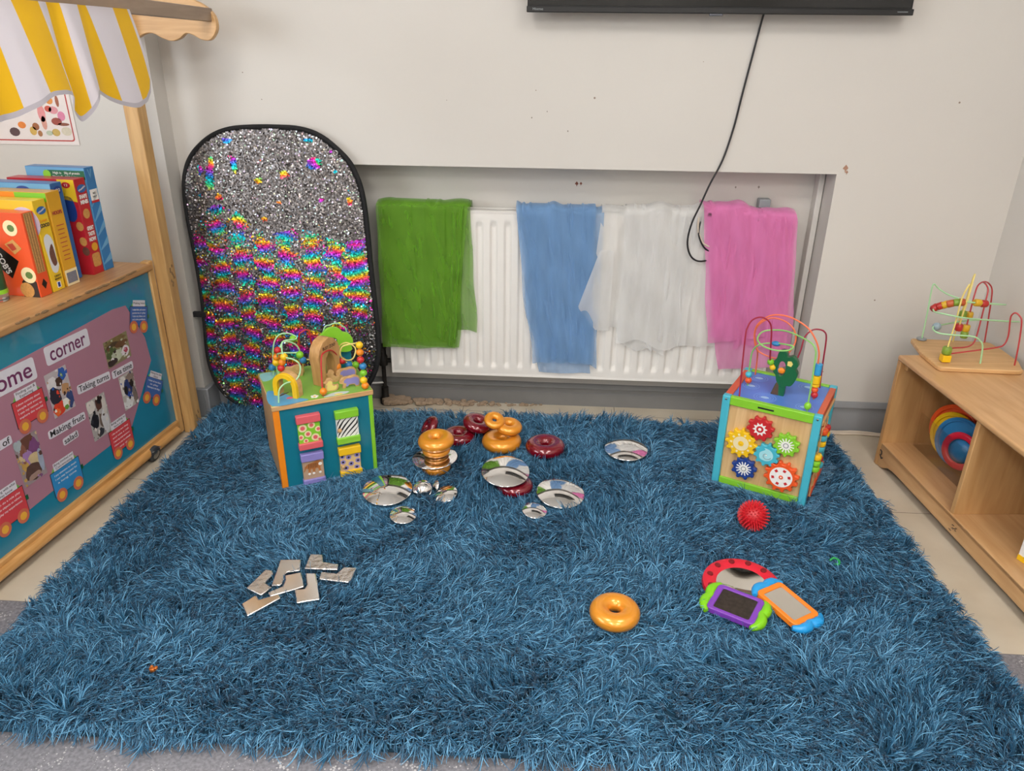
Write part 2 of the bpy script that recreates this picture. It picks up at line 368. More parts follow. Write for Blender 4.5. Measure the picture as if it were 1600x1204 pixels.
# ------------------------------------------------------------------ television and cable
tv = empty('television', 'wide black flat television mounted high on the white wall', 'television', (0.45, 2.53, 1.408))
b = MB(); b.box((-.567, 0.004, 0.010), (.567, .030, .66)); b.box((-.40, .03, .12), (.40, .0745, .5)); obj('casing', b, M['plastic_black'], tv, bevel=.004)
b = MB(); b.box((-.560, 0.0015, 0.020), (.560, .006, .652)); obj('screen', b, M['screen'], tv)
b = MB(); b.box((-.569, -0.004, 0.0), (.569, .012, .017)); obj('bottom_bezel', b, M['plastic_black'], tv, bevel=.002)
b = MB(); b.box((-.022, -0.002, -.006), (.018, .010, .002)); obj('sensor_housing', b, mat('smoked lens', '6d7078', rough=.1, metal=.5), tv, bevel=.002)
text('brand_lettering', 'Hisense', .010, M['grey'], tv, frame((-.535, -.0045, .009), (1, 0, 0), (0, 0, 1)))
b = MB(); b.box((.522, -.0045, .0082), (.552, -.0038, .0098)); obj('model_marking', b, M['grey'], tv)
b = MB()
cp = [(.601, 2.560, 1.43), (.601, 2.594, 1.405), (.585, 2.598, 1.29), (.569, 2.599, 1.177), (.556, 2.60, 1.08), (.533, 2.598, .98), (.500, 2.597, .90), (.477, 2.596, .833), (.455, 2.60, .768), (.449, 2.61, .702), (.464, 2.615, .655), (.492, 2.62, .633), (.53, 2.632, .634), (.56, 2.655, .65)]
b.tube(smooth_path(cp, 6), .0032, 8)
tag(obj('television_cable', b, M['cable_black']), 'thin black cable hanging down the wall from the television and looping over the radiator', 'cable')
b = MB(); b.tube(smooth_path([(.62, 2.70, .82), (.53, 2.69, .815), (.500, 2.66, .806), (.484, 2.636, .785), (.484, 2.630, .745), (.494, 2.629, .715), (.512, 2.630, .69), (.55, 2.639, .675)], 6), .0035, 8)
tag(obj('white_cable', b, M['cable_white']), 'short loop of cream cable beside the pink scarf on the radiator', 'cable')
b = MB(); b.tube(smooth_path([(.63, 2.70, .815), (.54, 2.69, .81), (.508, 2.66, .803), (.494, 2.637, .78), (.487, 2.629, .735), (.498, 2.627, .70), (.52, 2.630, .672), (.56, 2.640, .655)], 6), .003, 8)
tag(obj('black_cable', b, M['cable_black']), 'short black cable loop tucked beside the pink scarf next to a cream one', 'cable')
b = MB(); b.tube(smooth_path([(.80, 2.60, .006), (.95, 2.582, .006), (1.06, 2.571, .006), (1.13, 2.577, .006), (1.18, 2.574, .006), (1.25, 2.558, .006), (1.33, 2.555, .006)], 6), .0055, 8)
b.tube(smooth_path([(.80, 2.578, .005), (.95, 2.566, .005), (1.08, 2.559, .005), (1.16, 2.562, .005), (1.33, 2.54, .005)], 6), .0045, 8)
tag(obj('floor_cable', b, M['cable_white']), 'cream cable lying on the floor along the grey skirting on the right', 'cable')

# ------------------------------------------------------------------ radiator
rad = empty('radiator', 'white ribbed panel radiator in the recess under the television', 'radiator', (0, 0, 0))
RX0, RX1, RZ0, RZ1, RY = -.628, .800, .150, .785, 2.650
pitch = .0508
def rad_face(u, v):
    x = RX0 + .012 + u * (RX1 - RX0 - .024); z = RZ0 + .012 + v * (RZ1 - RZ0 - .024)
    ph = (x - (RX0 + .043)) / pitch; k = abs(ph - round(ph)) * pitch
    dd = max(0.0, 1 - max(0.0, k - .006) / .009); dd = dd * dd * (3 - 2 * dd)
    if ph < -.4 or round(ph) * pitch + RX0 + .043 > RX1 - .03: dd = 0
    ez = min(max((z - .185) / .022, 0), 1) * min(max((.750 - z) / .022, 0), 1); ez = ez * ez * (3 - 2 * ez)
    return (x, RY + .0085 * dd * ez, z)
b = MB(); b.grid(rad_face, 560, 60)
e = 0.012
b.add([(RX0 + e, RY, RZ0 + e), (RX1 - e, RY, RZ0 + e), (RX1 - e, RY, RZ1 - e), (RX0 + e, RY, RZ1 - e), (RX0 + .003, RY - .003, RZ0 + .003), (RX1 - .003, RY - .003, RZ0 + .003), (RX1 - .003, RY - .003, RZ1 - .003), (RX0 + .003, RY - .003, RZ1 - .003),
       (RX0, RY + .002, RZ0), (RX1, RY + .002, RZ0), (RX1, RY + .002, RZ1), (RX0, RY + .002, RZ1), (RX0, RY + .014, RZ0), (RX1, RY + .014, RZ0), (RX1, RY + .014, RZ1), (RX0, RY + .014, RZ1)],
      [(a + k, (a + 1) % 4 + k, (a + 1) % 4 + k + 4, a + k + 4) for k in (0, 4, 8) for a in range(4)])
obj('front_panel', b, M['rad'], rad, clean=False, angle=60)
b = MB(); b.box((RX0 + .01, RY + .055, RZ0), (RX1 - .01, RY + .066, RZ1)); obj('rear_panel', b, M['rad'], rad, bevel=.003)
b = MB()
for i in range(68):
    x = RX0 + .02 + i * .0208; b.box((x, RY + .014, RZ0 + .02), (x + .0012, RY + .055, RZ1 - .01))
b.box((RX0, RY + .012, RZ1 - .004), (RX1, RY + .016, RZ1)); b.box((RX0, RY + .052, RZ1 - .004), (RX1, RY + .056, RZ1))
for i in range(90): b.box((RX0 + .015 + i * .0157, RY + .016, RZ1 - .012), (RX0 + .0205 + i * .0157, RY + .052, RZ1 - .010))
obj('top_grille', b, M['rad'], rad)
for s, x in ((0, RX0), (1, RX1)):
    b = MB(); b.box((x - .001 if s == 0 else x - .001, RY + .012, RZ0 + .03), (x + .001, RY + .058, RZ1)); obj('side_panel', b, M['rad'], rad)
b = MB(); b.box((.70, RY + .058, .70), (.74, YR - .001, .835)); obj('wall_bracket', b, M['grey'], rad, bevel=.003)
b = MB(); b.box((-.45, RY + .058, .3), (-.41, YR - .001, .775)); obj('wall_bracket', b, M['grey'], rad, bevel=.003)
vl = empty('radiator_valve', 'dark corroded valve and pipe at the left end of the radiator', 'valve', (0, 0, 0))
b = MB(); b.tube([(-.668, 2.69, 0.0), (-.668, 2.69, .20)], .0085, 12); b.tube([(-.668, 2.69, .185), (-.628, 2.69, .185)], .009, 12); obj('pipe', b, M['soot'], vl)
b = MB(); b.lathe([(0, .165), (.016, .165), (.018, .175), (.018, .20), (.013, .21), (.013, .235), (.016, .237), (.016, .25), (0, .252)], 14, T=Matrix.Translation((-.668, 2.69, 0))); obj('valve_body', b, M['soot'], vl)
b = MB(); b.lathe([(0, .0), (.022, .0), (.022, .02), (.014, .03), (.014, .07), (.0, .07)], 12, T=Matrix.Translation((-.668, 2.69, 0))); obj('floor_collar', b, M['soot'], vl)
b = MB(); b.tube([(-.668, 2.69, .09), (-.70, 2.67, .095), (-.725, 2.655, .10)], .006, 8, flat=.6); obj('lever', b, M['white'], vl)

# ------------------------------------------------------------------ scarves over the radiator
def cloth(name, col, al, sheen=.3):
    m = bpy.data.materials.new(name); m.use_nodes = True; nt = m.node_tree; N = nt.nodes; L = nt.links
    b = N['Principled BSDF']; b.inputs['Roughness'].default_value = .75; b.inputs['Sheen Weight'].default_value = sheen
    tc = N.new('ShaderNodeTexCoord'); mp = N.new('ShaderNodeMapping'); mp.inputs['Scale'].default_value = (40, 40, 9); L.new(tc.outputs['Object'], mp.inputs[0])
    n1 = N.new('ShaderNodeTexNoise'); n1.inputs['Scale'].default_value = 1.0; n1.inputs['Detail'].default_value = 5; L.new(mp.outputs[0], n1.inputs['Vector'])
    c = lin(col); mx = N.new('ShaderNodeMix'); mx.data_type = 'RGBA'; mx.inputs['A'].default_value = tuple(x * .78 for x in c[:3]) + (1,); mx.inputs['B'].default_value = tuple(min(1, x * 1.25) for x in c[:3]) + (1,)
    L.new(n1.outputs['Fac'], mx.inputs['Factor'])
    tr = N.new('ShaderNodeBsdfTranslucent'); L.new(mx.outputs['Result'], tr.inputs['Color']); L.new(mx.outputs['Result'], b.inputs['Base Color'])
    ms = N.new('ShaderNodeMixShader'); ms.inputs[0].default_value = .16; L.new(b.outputs[0], ms.inputs[1]); L.new(tr.outputs[0], ms.inputs[2])
    tp = N.new('ShaderNodeBsdfTransparent'); m2 = N.new('ShaderNodeMixShader')
    lw = N.new('ShaderNodeLayerWeight'); lw.inputs['Blend'].default_value = .35     # organza closes up where it is seen edge-on
    mr = N.new('ShaderNodeMapRange'); mr.inputs['To Min'].default_value = al; mr.inputs['To Max'].default_value = min(1, al + .35); L.new(lw.outputs['Facing'], mr.inputs['Value'])
    L.new(mr.outputs[0], m2.inputs[0]); L.new(tp.outputs[0], m2.inputs[1]); L.new(ms.outputs[0], m2.inputs[2])
    L.new(m2.outputs[0], N['Material Output'].inputs['Surface'])
    bp = N.new('ShaderNodeBump'); bp.inputs['Strength'].default_value = .5; bp.inputs['Distance'].default_value = .006; L.new(n1.outputs['Fac'], bp.inputs['Height']); L.new(bp.outputs[0], b.inputs['Normal'])
    return m
def drape(b, xt, xb, ztop, zb, zback, y0, folds, amp, seed, mi=0, lump=.0, nu=90, nv=60, skew=None, hem=0.0, slope=0.0):
    """sheet over the radiator top: xt/xb = (left,right) at the top and at the hem, zb = hem height left,right"""
    rn = random.Random(seed); ph = [rn.random() * 6.28 for _ in range(6)]; fr = [folds * (.5 + rn.random()) for _ in range(6)]
    yb_ = RY + .078
    def fn(u, v):
        # v: 0 hem front .. 0.78 top front edge .. 0.85 top back .. 1 back hem
        ztop_ = ztop + slope * (.45 - (xt[0] + (xt[1] - xt[0]) * u - .49) / .32)
        hemz = zb[0] + (zb[1] - zb[0]) * u + hem * math.sin(u * 9 + ph[0]) * .5
        if v < .78:
            t = 1 - v / .78          # 0 top .. 1 hem
            z = ztop_ + (hemz - ztop_) * t; y = y0
            k = t
        elif v < .86:
            t = (v - .78) / .08; z = ztop_ + .012 * math.sin(math.pi * t); y = y0 + (yb_ - y0) * t; k = 0
        else:
            t = (v - .86) / .14; z = ztop_ + (zback - ztop_) * t; y = yb_; k = 0
        xl = xt[0] + (xb[0] - xt[0]) * k; xr = xt[1] + (xb[1] - xt[1]) * k
        x = xl + (xr - xl) * u
        f = sum(math.sin(u * fr[i] * 6.28 + ph[i] + (skew or 0) * k * 3) / (1 + i * .5) for i in range(4)) / 2.2
        w_ = amp * (.35 + .65 * k)
        dy = -abs(w_) * (.9 + f) if v < .8 else 0
        z += (0.006 + lump) * (f * .5 + .5 * math.sin(u * 11 + ph[2])) * (1 if .74 < v < .9 else 0)
        dy += -.003 * math.sin(z * 31 + u * 7 + ph[3]) * (1 if v < .78 else 0) - .002
        x += .004 * math.sin(z * 25 + ph[4]) * k
        return (x, y + dy, z)
    b.grid(fn, nu, nv, mi)
YF = RY - .007
b = MB()
drape(b, (-.645, -.318), (-.650, -.372), .803, (.262, .268), .45, YF - .006, 2.0, .004, 1, hem=.004)
drape(b, (-.640, -.330), (-.628, -.358), .800, (.275, .27), .45, YF, 2.0, .003, 2)
drape(b, (-.40, -.312), (-.40, -.290), .799, (.345, .335), .5, YF + .001, 2.0, .003, 3, hem=.006)
drape(b, (-.635, -.335), (-.638, -.375), .797, (.30, .285), .5, YF + .002, 3.0, .002, 14)
def pleats(b, rows, ztop, y0, slope=0.0):
    for i, (a0, a1, b0, b1, z0, z1) in enumerate(rows): drape(b, (a0, a1), (b0, b1), ztop, (z0, z1), .6, y0 - .0012 * (i % 3), 1.2, .0035, 40 + i, nu=18, nv=46, slope=slope)
pleats(b, [(-.60, -.52, -.61, -.50, .30, .29), (-.47, -.40, -.45, -.41, .32, .30), (-.37, -.335, -.40, -.375, .28, .28)], .801, YF - .009)
o = obj('green_scarf', b, cloth('green organza', '6aa01c', .60), clean=False, angle=180); tag(o, 'green see-through scarf folded over the left end of the white radiator', 'scarf', 'sheer scarves hung over the radiator')
b = MB()
drape(b, (-.150, .128), (-.078, .148), .795, (.222, .224), .40, YF - .004, 3.2, .008, 4, lump=.006)
drape(b, (-.143, .120), (-.055, .14), .795, (.178, .180), .40, YF + .001, 2.5, .004, 5)
drape(b, (-.12, .130), (-.04, .118), .793, (.235, .226), .45, YF + .001, 3.0, .004, 15)
drape(b, (.07, .158), (.085, .160), .790, (.25, .20), .5, YF + .002, 1.5, .004, 16)
drape(b, (-.148, -.06), (-.11, -.04), .793, (.40, .23), .5, YF - .002, 2, .005, 17)
pleats(b, [(-.13, -.09, -.02, .01, .24, .23), (-.04, .0, .0, .05, .24, .24), (.03, .05, .06, .09, .23, .23), (.08, .12, .10, .145, .26, .24)], .797, YF - .004)
o = obj('blue_scarf', b, cloth('blue organza', '84aeda', .50), clean=False, angle=180); tag(o, 'blue see-through scarf hanging in folds over the middle of the radiator', 'scarf', 'sheer scarves hung over the radiator')
b = MB()
drape(b, (.235, .50), (.225, .48), .805, (.320, .295), .4, YF - .004, 3.4, .009, 6, lump=.008, hem=.03)
drape(b, (.225, .49), (.26, .41), .797, (.295, .275), .4, YF + .001, 3.0, .006, 7, hem=.02)
drape(b, (.150, .36), (.125, .34), .795, (.42, .33), .4, YF + .002, 2.4, .006, 8, hem=.03)
drape(b, (.40, .585), (.42, .600), .797, (.30, .31), .4, YF + .001, 2.0, .005, 9)
# the loose corner lapping over the blue scarf
def corner(u, v):
    zt, zm, zb_ = .66, .445, .36
    z = zt + (zb_ - zt) * v
    left = .150 - .068 * (1 - abs(z - zm) / ((zt - zm) if z > zm else (zm - zb_)))
    return (left + (.20 - left) * u, YF - .016 - .004 * math.sin(u * 6 + z * 12), z)
b.grid(corner, 16, 30)
pleats(b, [(.26, .31, .24, .28, .33, .31), (.33, .36, .34, .37, .30, .28), (.39, .44, .38, .41, .33, .31), (.45, .48, .44, .46, .34, .30)], .800, YF - .004)
o = obj('white_scarf', b, cloth('white organza', 'fffcf6', .46), clean=False, angle=180); tag(o, 'white see-through scarf hanging over the radiator between blue and pink', 'scarf', 'sheer scarves hung over the radiator')
b = MB()
drape(b, (.494, .812), (.562, .842), .812, (.325, .37), .35, YF - .011, 3.4, .009, 10, lump=.008, skew=1, slope=.034)
drape(b, (.50, .80), (.615, .862), .800, (.218, .24), .35, YF - .006, 3.0, .006, 11, slope=.034)
drape(b, (.505, .815), (.585, .85), .808, (.34, .30), .35, YF - .006, 4.0, .006, 12, slope=.034)
drape(b, (.70, .818), (.78, .875), .803, (.30, .27), .4, YF - .008, 2.0, .006, 18, slope=.034)
pleats(b, [(.52, .58, .59, .61, .34, .34), (.60, .63, .57, .60, .35, .34), (.63, .68, .66, .70, .30, .33), (.72, .75, .67, .70, .34, .33), (.70, .76, .74, .79, .36, .35), (.77, .80, .79, .83, .40, .38)], .806, YF - .012, .034)
o = obj('pink_scarf', b, cloth('pink organza', 'ff8ec8', .56), clean=False, angle=180); tag(o, 'bright pink see-through scarf hanging over the right end of the radiator', 'scarf', 'sheer scarves hung over the radiator')
#@@PART2
# ------------------------------------------------------------------ sequin board leaning on the wall
BO = [(-1.049, 1.06), (-.962, 1.062), (-.875, 1.058), (-.807, 1.037), (-.749, .994), (-.708, .949), (-.681, .887), (-.668, .819), (-.661, .723), (-.657, .625), (-.653, .552), (-.646, .439), (-.642, .353), (-.645, .274), (-.665, .195), (-.72, .115), (-.80, .062), (-.90, .034), (-1.0, .026), (-1.10, .030), (-1.17, .044), (-1.225, .074), (-1.262, .118), (-1.285, .18), (-1.293, .262), (-1.288, .381), (-1.286, .477), (-1.288, .571), (-1.293, .663), (-1.299, .77), (-1.296, .865), (-1.279, .925), (-1.253, .968), (-1.213, 1.006), (-1.167, 1.035), (-1.112, 1.053)]
cz = .54
board = empty('sequin_board', 'tall rounded sequin board with black rim leaning on the wall, rainbow and silver', 'board', (-.975, 2.516, .022), rot=(math.atan2(-.065, 1.03), 0, 0))
loc = [(x + .975, z - .022) for x, z in BO]
bs = sp2(loc, 5)
Tb = Matrix.Rotation(R(90), 4, 'X')       # local (x, z) outline -> prism along -y
b = MB(); b.prism(bs, -.004, .004, T=Tb); obj('backing_cloth', b, M['rim'], board)
b = MB(); b.tube([(x, 0, z) for x, z in bs], .0085, 10, closed=True, flat=1.0); obj('rim', b, M['rim'], board)
b = MB(); b.box((-.350, -.012, .375), (-.300, .004, .395)); obj('strap', b, M['rim'], board, bevel=.002)
for gx, gz in ((.22, .96), (-.262, .075), (.31, .32)):
    b = MB(); b.torus(.008, .0022, 16, 8, T=frame((gx, -.009, gz), (1, 0, 0), (0, 0, 1))); obj('eyelet', b, M['steel'], board)
poly = np.array(bs)
def inside(px, py, poly):
    n = len(poly); r = np.zeros(px.shape, bool); j = n - 1
    for i in range(n):
        xi, yi = poly[i]; xj, yj = poly[j]
        c = ((yi > py) != (yj > py)) & (px < (xj - xi) * (py - yi) / (yj - yi + 1e-12) + xi)
        r ^= c; j = i
    return r
rs = np.random.RandomState(5)
sx, sz = .0049, .0040
gx, gz = np.meshgrid(np.arange(-.34, .35, sx), np.arange(0, 1.06, sz)); gx = gx + (np.arange(gx.shape[0])[:, None] % 2) * sx / 2
gx = gx.ravel(); gz = gz.ravel()
cen = poly.mean(0); shr = (poly - cen) * np.array([.972, .984]) + cen
k_ = inside(gx, gz, shr); gx = gx[k_] + rs.normal(0, .0006, k_.sum()); gz = gz[k_] + rs.normal(0, .0006, k_.sum()); n = len(gx)
def noise2(x, y, seed, s):
    r = np.random.RandomState(seed); o = np.zeros_like(x)
    for i in range(9):
        a = r.rand() * 6.283; f = s * (.55 + r.rand() * 1.1); o += np.sin((x * np.cos(a) + y * np.sin(a)) * f + r.rand() * 6.283)
    return o / 3.0
# rows of brushed-over scallops: rainbow side shows below, silver side above
nA = noise2(gx, gz, 1, 30); nB = noise2(gx, gz, 2, 75)
zone = np.clip((.70 - gz + .05 * noise2(gx, gz, 9, 16)) / .06, -1, 1)
colph = gx / .083
wav = .22 * noise2(gx, gz, 12, 14); ci_ = np.floor(colph + .19); stripe = np.sin((colph + .19 + wav * .3) * 6.283 - 1.57) * .75 + .5 * np.cos((gz / .068 + ci_ * .41) * 6.283)
f = np.where(zone > 0, .55 + .55 * nB * .7 + stripe * .55, -1.6 + nA * .55 + nB * .6)
f = f - np.clip((gx - .12) / .06, 0, 1) * np.clip((.42 - gz) / .1, 0, 1) * 1.0 - np.clip((gz - .60) / .08, 0, 1) * .3
for (pa, pb, pw, ph_) in ((160, 250, 25, 55), (190, 322, 25, 20), (125, 215, 18, 30), (262, 190, 15, 45), (245, 95, 25, 13), (175, 180, 14, 25), (352, 250, 16, 16), (452, 225, 25, 20), (575, 180, 42, 28), (650, 210, 18, 14), (590, 325, 20, 11), (560, 88, 30, 10), (425, 340, 13, 9), (700, 330, 15, 20), (360, 410, 18, 12), (115, 320, 10, 9), (640, 130, 10, 10)):
    f += 4.6 * np.exp(-(((gx - ((pa - 45) * .000894 - .327)) / (pw * .00072)) ** 2 + ((gz - (1.038 - (pb - 42) * .00082)) / (ph_ * .0007)) ** 2) ** 1.5)
f += 0.0 * np.exp(-(((gx - .215) / .045) ** 2 + ((gz - .93) / .03) ** 2)) + 0.0 * np.exp(-(((gx + .20 + (gz - .86) * .55) / .035) ** 2 + ((gz - .84) / .11) ** 2)) + 0.0 * np.exp(-(((gx + .11) / .02) ** 2 + ((gz - .93) / .09) ** 2)) + 1.3 * np.exp(-(((gx - .25) / .03) ** 2 + ((gz - .58) / .10) ** 2))
rain = (f + rs.normal(0, .5, n)) > 0.42
ci = np.floor(colph + .19 + .16 * noise2(gx, gz, 31, 60)); hue = gz / np.where(gz < .66, .068, .088) + .16 * noise2(gx, gz, 4, 26) + ci * .41
hue = hue % 1.0
PAL = np.array([[.93, .05, .42], [.98, .25, .08], [.98, .78, .05], [.10, .75, .35], [.02, .65, .75], [.10, .25, .80], [.50, .10, .70], [.93, .05, .42]])
hh = hue * 7; i0 = np.floor(hh).astype(int) % 7; tt = (hh - np.floor(hh))[:, None]
rc = PAL[i0] * (1 - tt) + PAL[i0 + 1] * tt
sil = np.where(rs.rand(n, 1) < .07, .5 + .35 * rs.rand(n, 3), np.array([.22, .20, .195]) * (0.4 + .8 * rs.rand(n, 1))) * np.where(gz < .45, .75, 1.0)[:, None]  # scattered bright tinted sequins: sparkle put into the colour
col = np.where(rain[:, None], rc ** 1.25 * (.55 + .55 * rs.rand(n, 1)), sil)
tilt = np.radians(np.where(rs.rand(n) < .86, rs.normal(0, 10, n), rs.normal(0, 34, n))); az = rs.rand(n) * 6.283
tilt2 = tilt + 0; base_up = np.radians(6)
nx = np.sin(tilt2) * np.cos(az); nz = np.sin(tilt2) * np.sin(az) + base_up; ny = -np.cos(tilt2)
nrm = np.stack([nx, ny, nz], 1); nrm /= np.linalg.norm(nrm, axis=1)[:, None]
ux = np.cross(nrm, [0, 0, 1.]); ux /= np.linalg.norm(ux, axis=1)[:, None]; uy = np.cross(ux, nrm)
rr = .0031; ang = np.arange(6) * math.pi / 3
cen3 = np.stack([gx, -.0085 - rs.rand(n) * .0016, gz], 1)
V = cen3[:, None, :] + rr * (np.cos(ang)[None, :, None] * ux[:, None, :] + np.sin(ang)[None, :, None] * uy[:, None, :])
me = bpy.data.meshes.new('sequins'); me.vertices.add(n * 6); me.vertices.foreach_set('co', V.reshape(-1).astype(np.float32))
me.loops.add(n * 6); me.loops.foreach_set('vertex_index', np.arange(n * 6, dtype=np.int32)); me.polygons.add(n)
me.polygons.foreach_set('loop_start', np.arange(0, n * 6, 6, dtype=np.int32)); me.polygons.foreach_set('loop_total', np.full(n, 6, dtype=np.int32)); me.update(calc_edges=True)
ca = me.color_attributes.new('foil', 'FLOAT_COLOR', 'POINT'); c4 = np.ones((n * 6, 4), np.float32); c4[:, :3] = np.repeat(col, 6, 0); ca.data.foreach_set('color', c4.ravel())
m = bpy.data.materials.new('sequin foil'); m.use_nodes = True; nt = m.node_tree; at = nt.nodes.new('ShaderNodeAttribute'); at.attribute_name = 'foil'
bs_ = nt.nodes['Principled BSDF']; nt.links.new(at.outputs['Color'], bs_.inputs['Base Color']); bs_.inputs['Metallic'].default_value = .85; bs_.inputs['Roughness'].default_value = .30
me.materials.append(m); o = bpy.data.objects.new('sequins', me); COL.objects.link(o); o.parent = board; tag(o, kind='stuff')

# ------------------------------------------------------------------ play market stall
ST = Matrix(((.9953, .0971, 0), (-.0971, .9953, 0), (0, 0, 1)))    # columns: local x = out towards the rug, local y = away along the stall
STA = math.atan2(-.0971, .9953)
stall = empty('market_stall', 'wooden play shop stall on castors with a home corner display front', 'stall', (-1.355, 2.34, 0), STA)
LEN = -1.62
b = MB(); b.box((-.40, LEN, .622), (.014, .012, .646)); obj('table_top', b, M['topwood'], stall, bevel=.006, seg=3)
b = MB(); rn = random.Random(8)
for i in range(46):
    y = -.08 - rn.random() ** 1.2 * .50; s = .003 + rn.random() * .0045; b.sphere((.0138, y, .640 + rn.random() * .004), s, n=6, sq=(.45, 2.6, .55))
tag(obj('chipped_edge', b, M['rawchip'], stall), kind='stuff')
b = MB(); b.box((-.005, LEN, .066), (-.001, .0, .622)); obj('display_board', b, mat('teal backing paper', '1f7f9e', rough=.25, coat=.8, scale=7, bump=.06, bscale=9), stall)
b = MB(); b.box((-.024, .001, .012), (.006, .030, .652)); obj('end_frame', b, M['pine'], stall, bevel=.004)
b = MB(); b.box((-.40, .001, .012), (-.372, .030, .622)); obj('end_frame', b, M['pine'], stall, bevel=.004)
b = MB(); b.box((-.40, .004, .09), (.0, .016, .622)); obj('end_panel', b, M['pine'], stall)
b = MB(); b.box((-.03, LEN, .044), (.010, .0, .068)); obj('bottom_rail', b, M['piney'], stall, bevel=.004)
b = MB(); b.tube([(.010, LEN, .038), (.010, -.02, .038)], .0155, 14); obj('bumper_rail', b, M['piney'], stall, bevel=0)
b = MB(); b.box((-.40, LEN, .03), (-.02, -.01, .05)); obj('base_board', b, M['piney'], stall)
b = MB(); b.box((-.40, LEN, .05), (-.39, .0, .62)); obj('back_panel', b, M['piney'], stall)
# castor
b = MB(); b.lathe([(0, -.010), (.022, -.010), (.0285, -.006), (.0285, .006), (.022, .010), (0, .010)], 24, T=frame((.016, -.175, .0285), (0, 1, 0), (.25, 0, 1))); cw = obj('castor_wheel', b, M['rubber'], stall)
b = MB(); b.lathe([(0, -.0125), (.010, -.0125), (.016, -.0105), (.016, .0105), (.010, .0125), (0, .0125)], 20, T=frame((.016, -.175, .0285), (0, 1, 0), (.25, 0, 1))); obj('hub', b, M['steel'], cw)
b = MB(); b.box((-.006, -.19, .024), (.0, -.155, .046)); b.box((-.02, -.195, .043), (.03, -.15, .047)); obj('castor_fork', b, M['steel'], stall, bevel=.002)
# display papers on the front: (y, z) rectangles in the plane of the board
def FT(y, z, dx=.0, rot=0.0):
    return Matrix.Translation((dx, y, z)) @ Matrix(((0, 0, 1, 0), (1, 0, 0, 0), (0, 1, 0, 0), (0, 0, 0, 1))) @ Matrix.Rotation(R(rot), 4, 'Z')
M['pinkpaper'] = mat('dusty pink paper', 'a8788a', rough=.35, scale=20, var=.04)
M['card'] = mat('white card', 'd6d3dc', rough=.4)
M['plumink'] = mat('plum lettering', '6b2c58', rough=.5)
M['ink'] = mat('black lettering', '26262a', rough=.5)
M['whiteink'] = mat('white lettering', 'e2e0e4', rough=.5)
b = MB(); b.prism([(-.139, .547), (-.078, .417), (-.070, .330), (-.229, .161), (-.35, .150), (-.473, .148), (-.69, .138), (-.95, .136), (-.95, .54), (-.656, .540), (-.203, .554)], 0, .0006, T=FT(0, 0, -.001)); obj('backing_paper', b, M['pinkpaper'], stall)
def rr(wd, ht, r=.008, n=4):
    p = []
    for cx, cy, a0 in ((wd / 2 - r, ht / 2 - r, 0), (-wd / 2 + r, ht / 2 - r, 90), (-wd / 2 + r, -ht / 2 + r, 180), (wd / 2 - r, -ht / 2 + r, 270)):
        for i in range(n + 1): a = R(a0 + 90 * i / n); p.append((cx + r * math.cos(a), cy + r * math.sin(a)))
    return p
def sign(y0, y1, z0, z1, s, size, ink, wd, rot=0, r=.008):
    T = FT((y0 + y1) / 2, (z0 + z1) / 2, .0, rot); b = MB(); b.prism(rr(y1 - y0, z1 - z0, r), 0, .0006, T=T)
    c = obj('title_card', b, M['card'], stall)
    if s: text('lettering', s, size, ink, c, FT((y0 + y1) / 2, (z0 + z1) / 2, .0008, rot), offset=size * .008, width=wd)
sign(-.506, -.328, .486, .540, 'corner', .060, M['plumink'], .145, -1)
sign(-.735, -.548, .474, .536, 'home', .064, M['plumink'], .155, -1)
sign(-.422, -.277, .356, .384, 'Taking turns', .026, M['ink'], .132, -5, .006)
sign(-.268, -.164, .343, .369, 'Tea time', .026, M['ink'], .090, -2, .006)
sign(-.566, -.416, .284, .309, 'Making fruit', .026, M['ink'], .138, -3, .006)
sign(-.522, -.459, .244, .266, 'salad', .024, M['ink'], .052, 0, .006)
sign(-.80, -.684, .342, .367, 'range of', .026, M['ink'], .10, 0, .006)
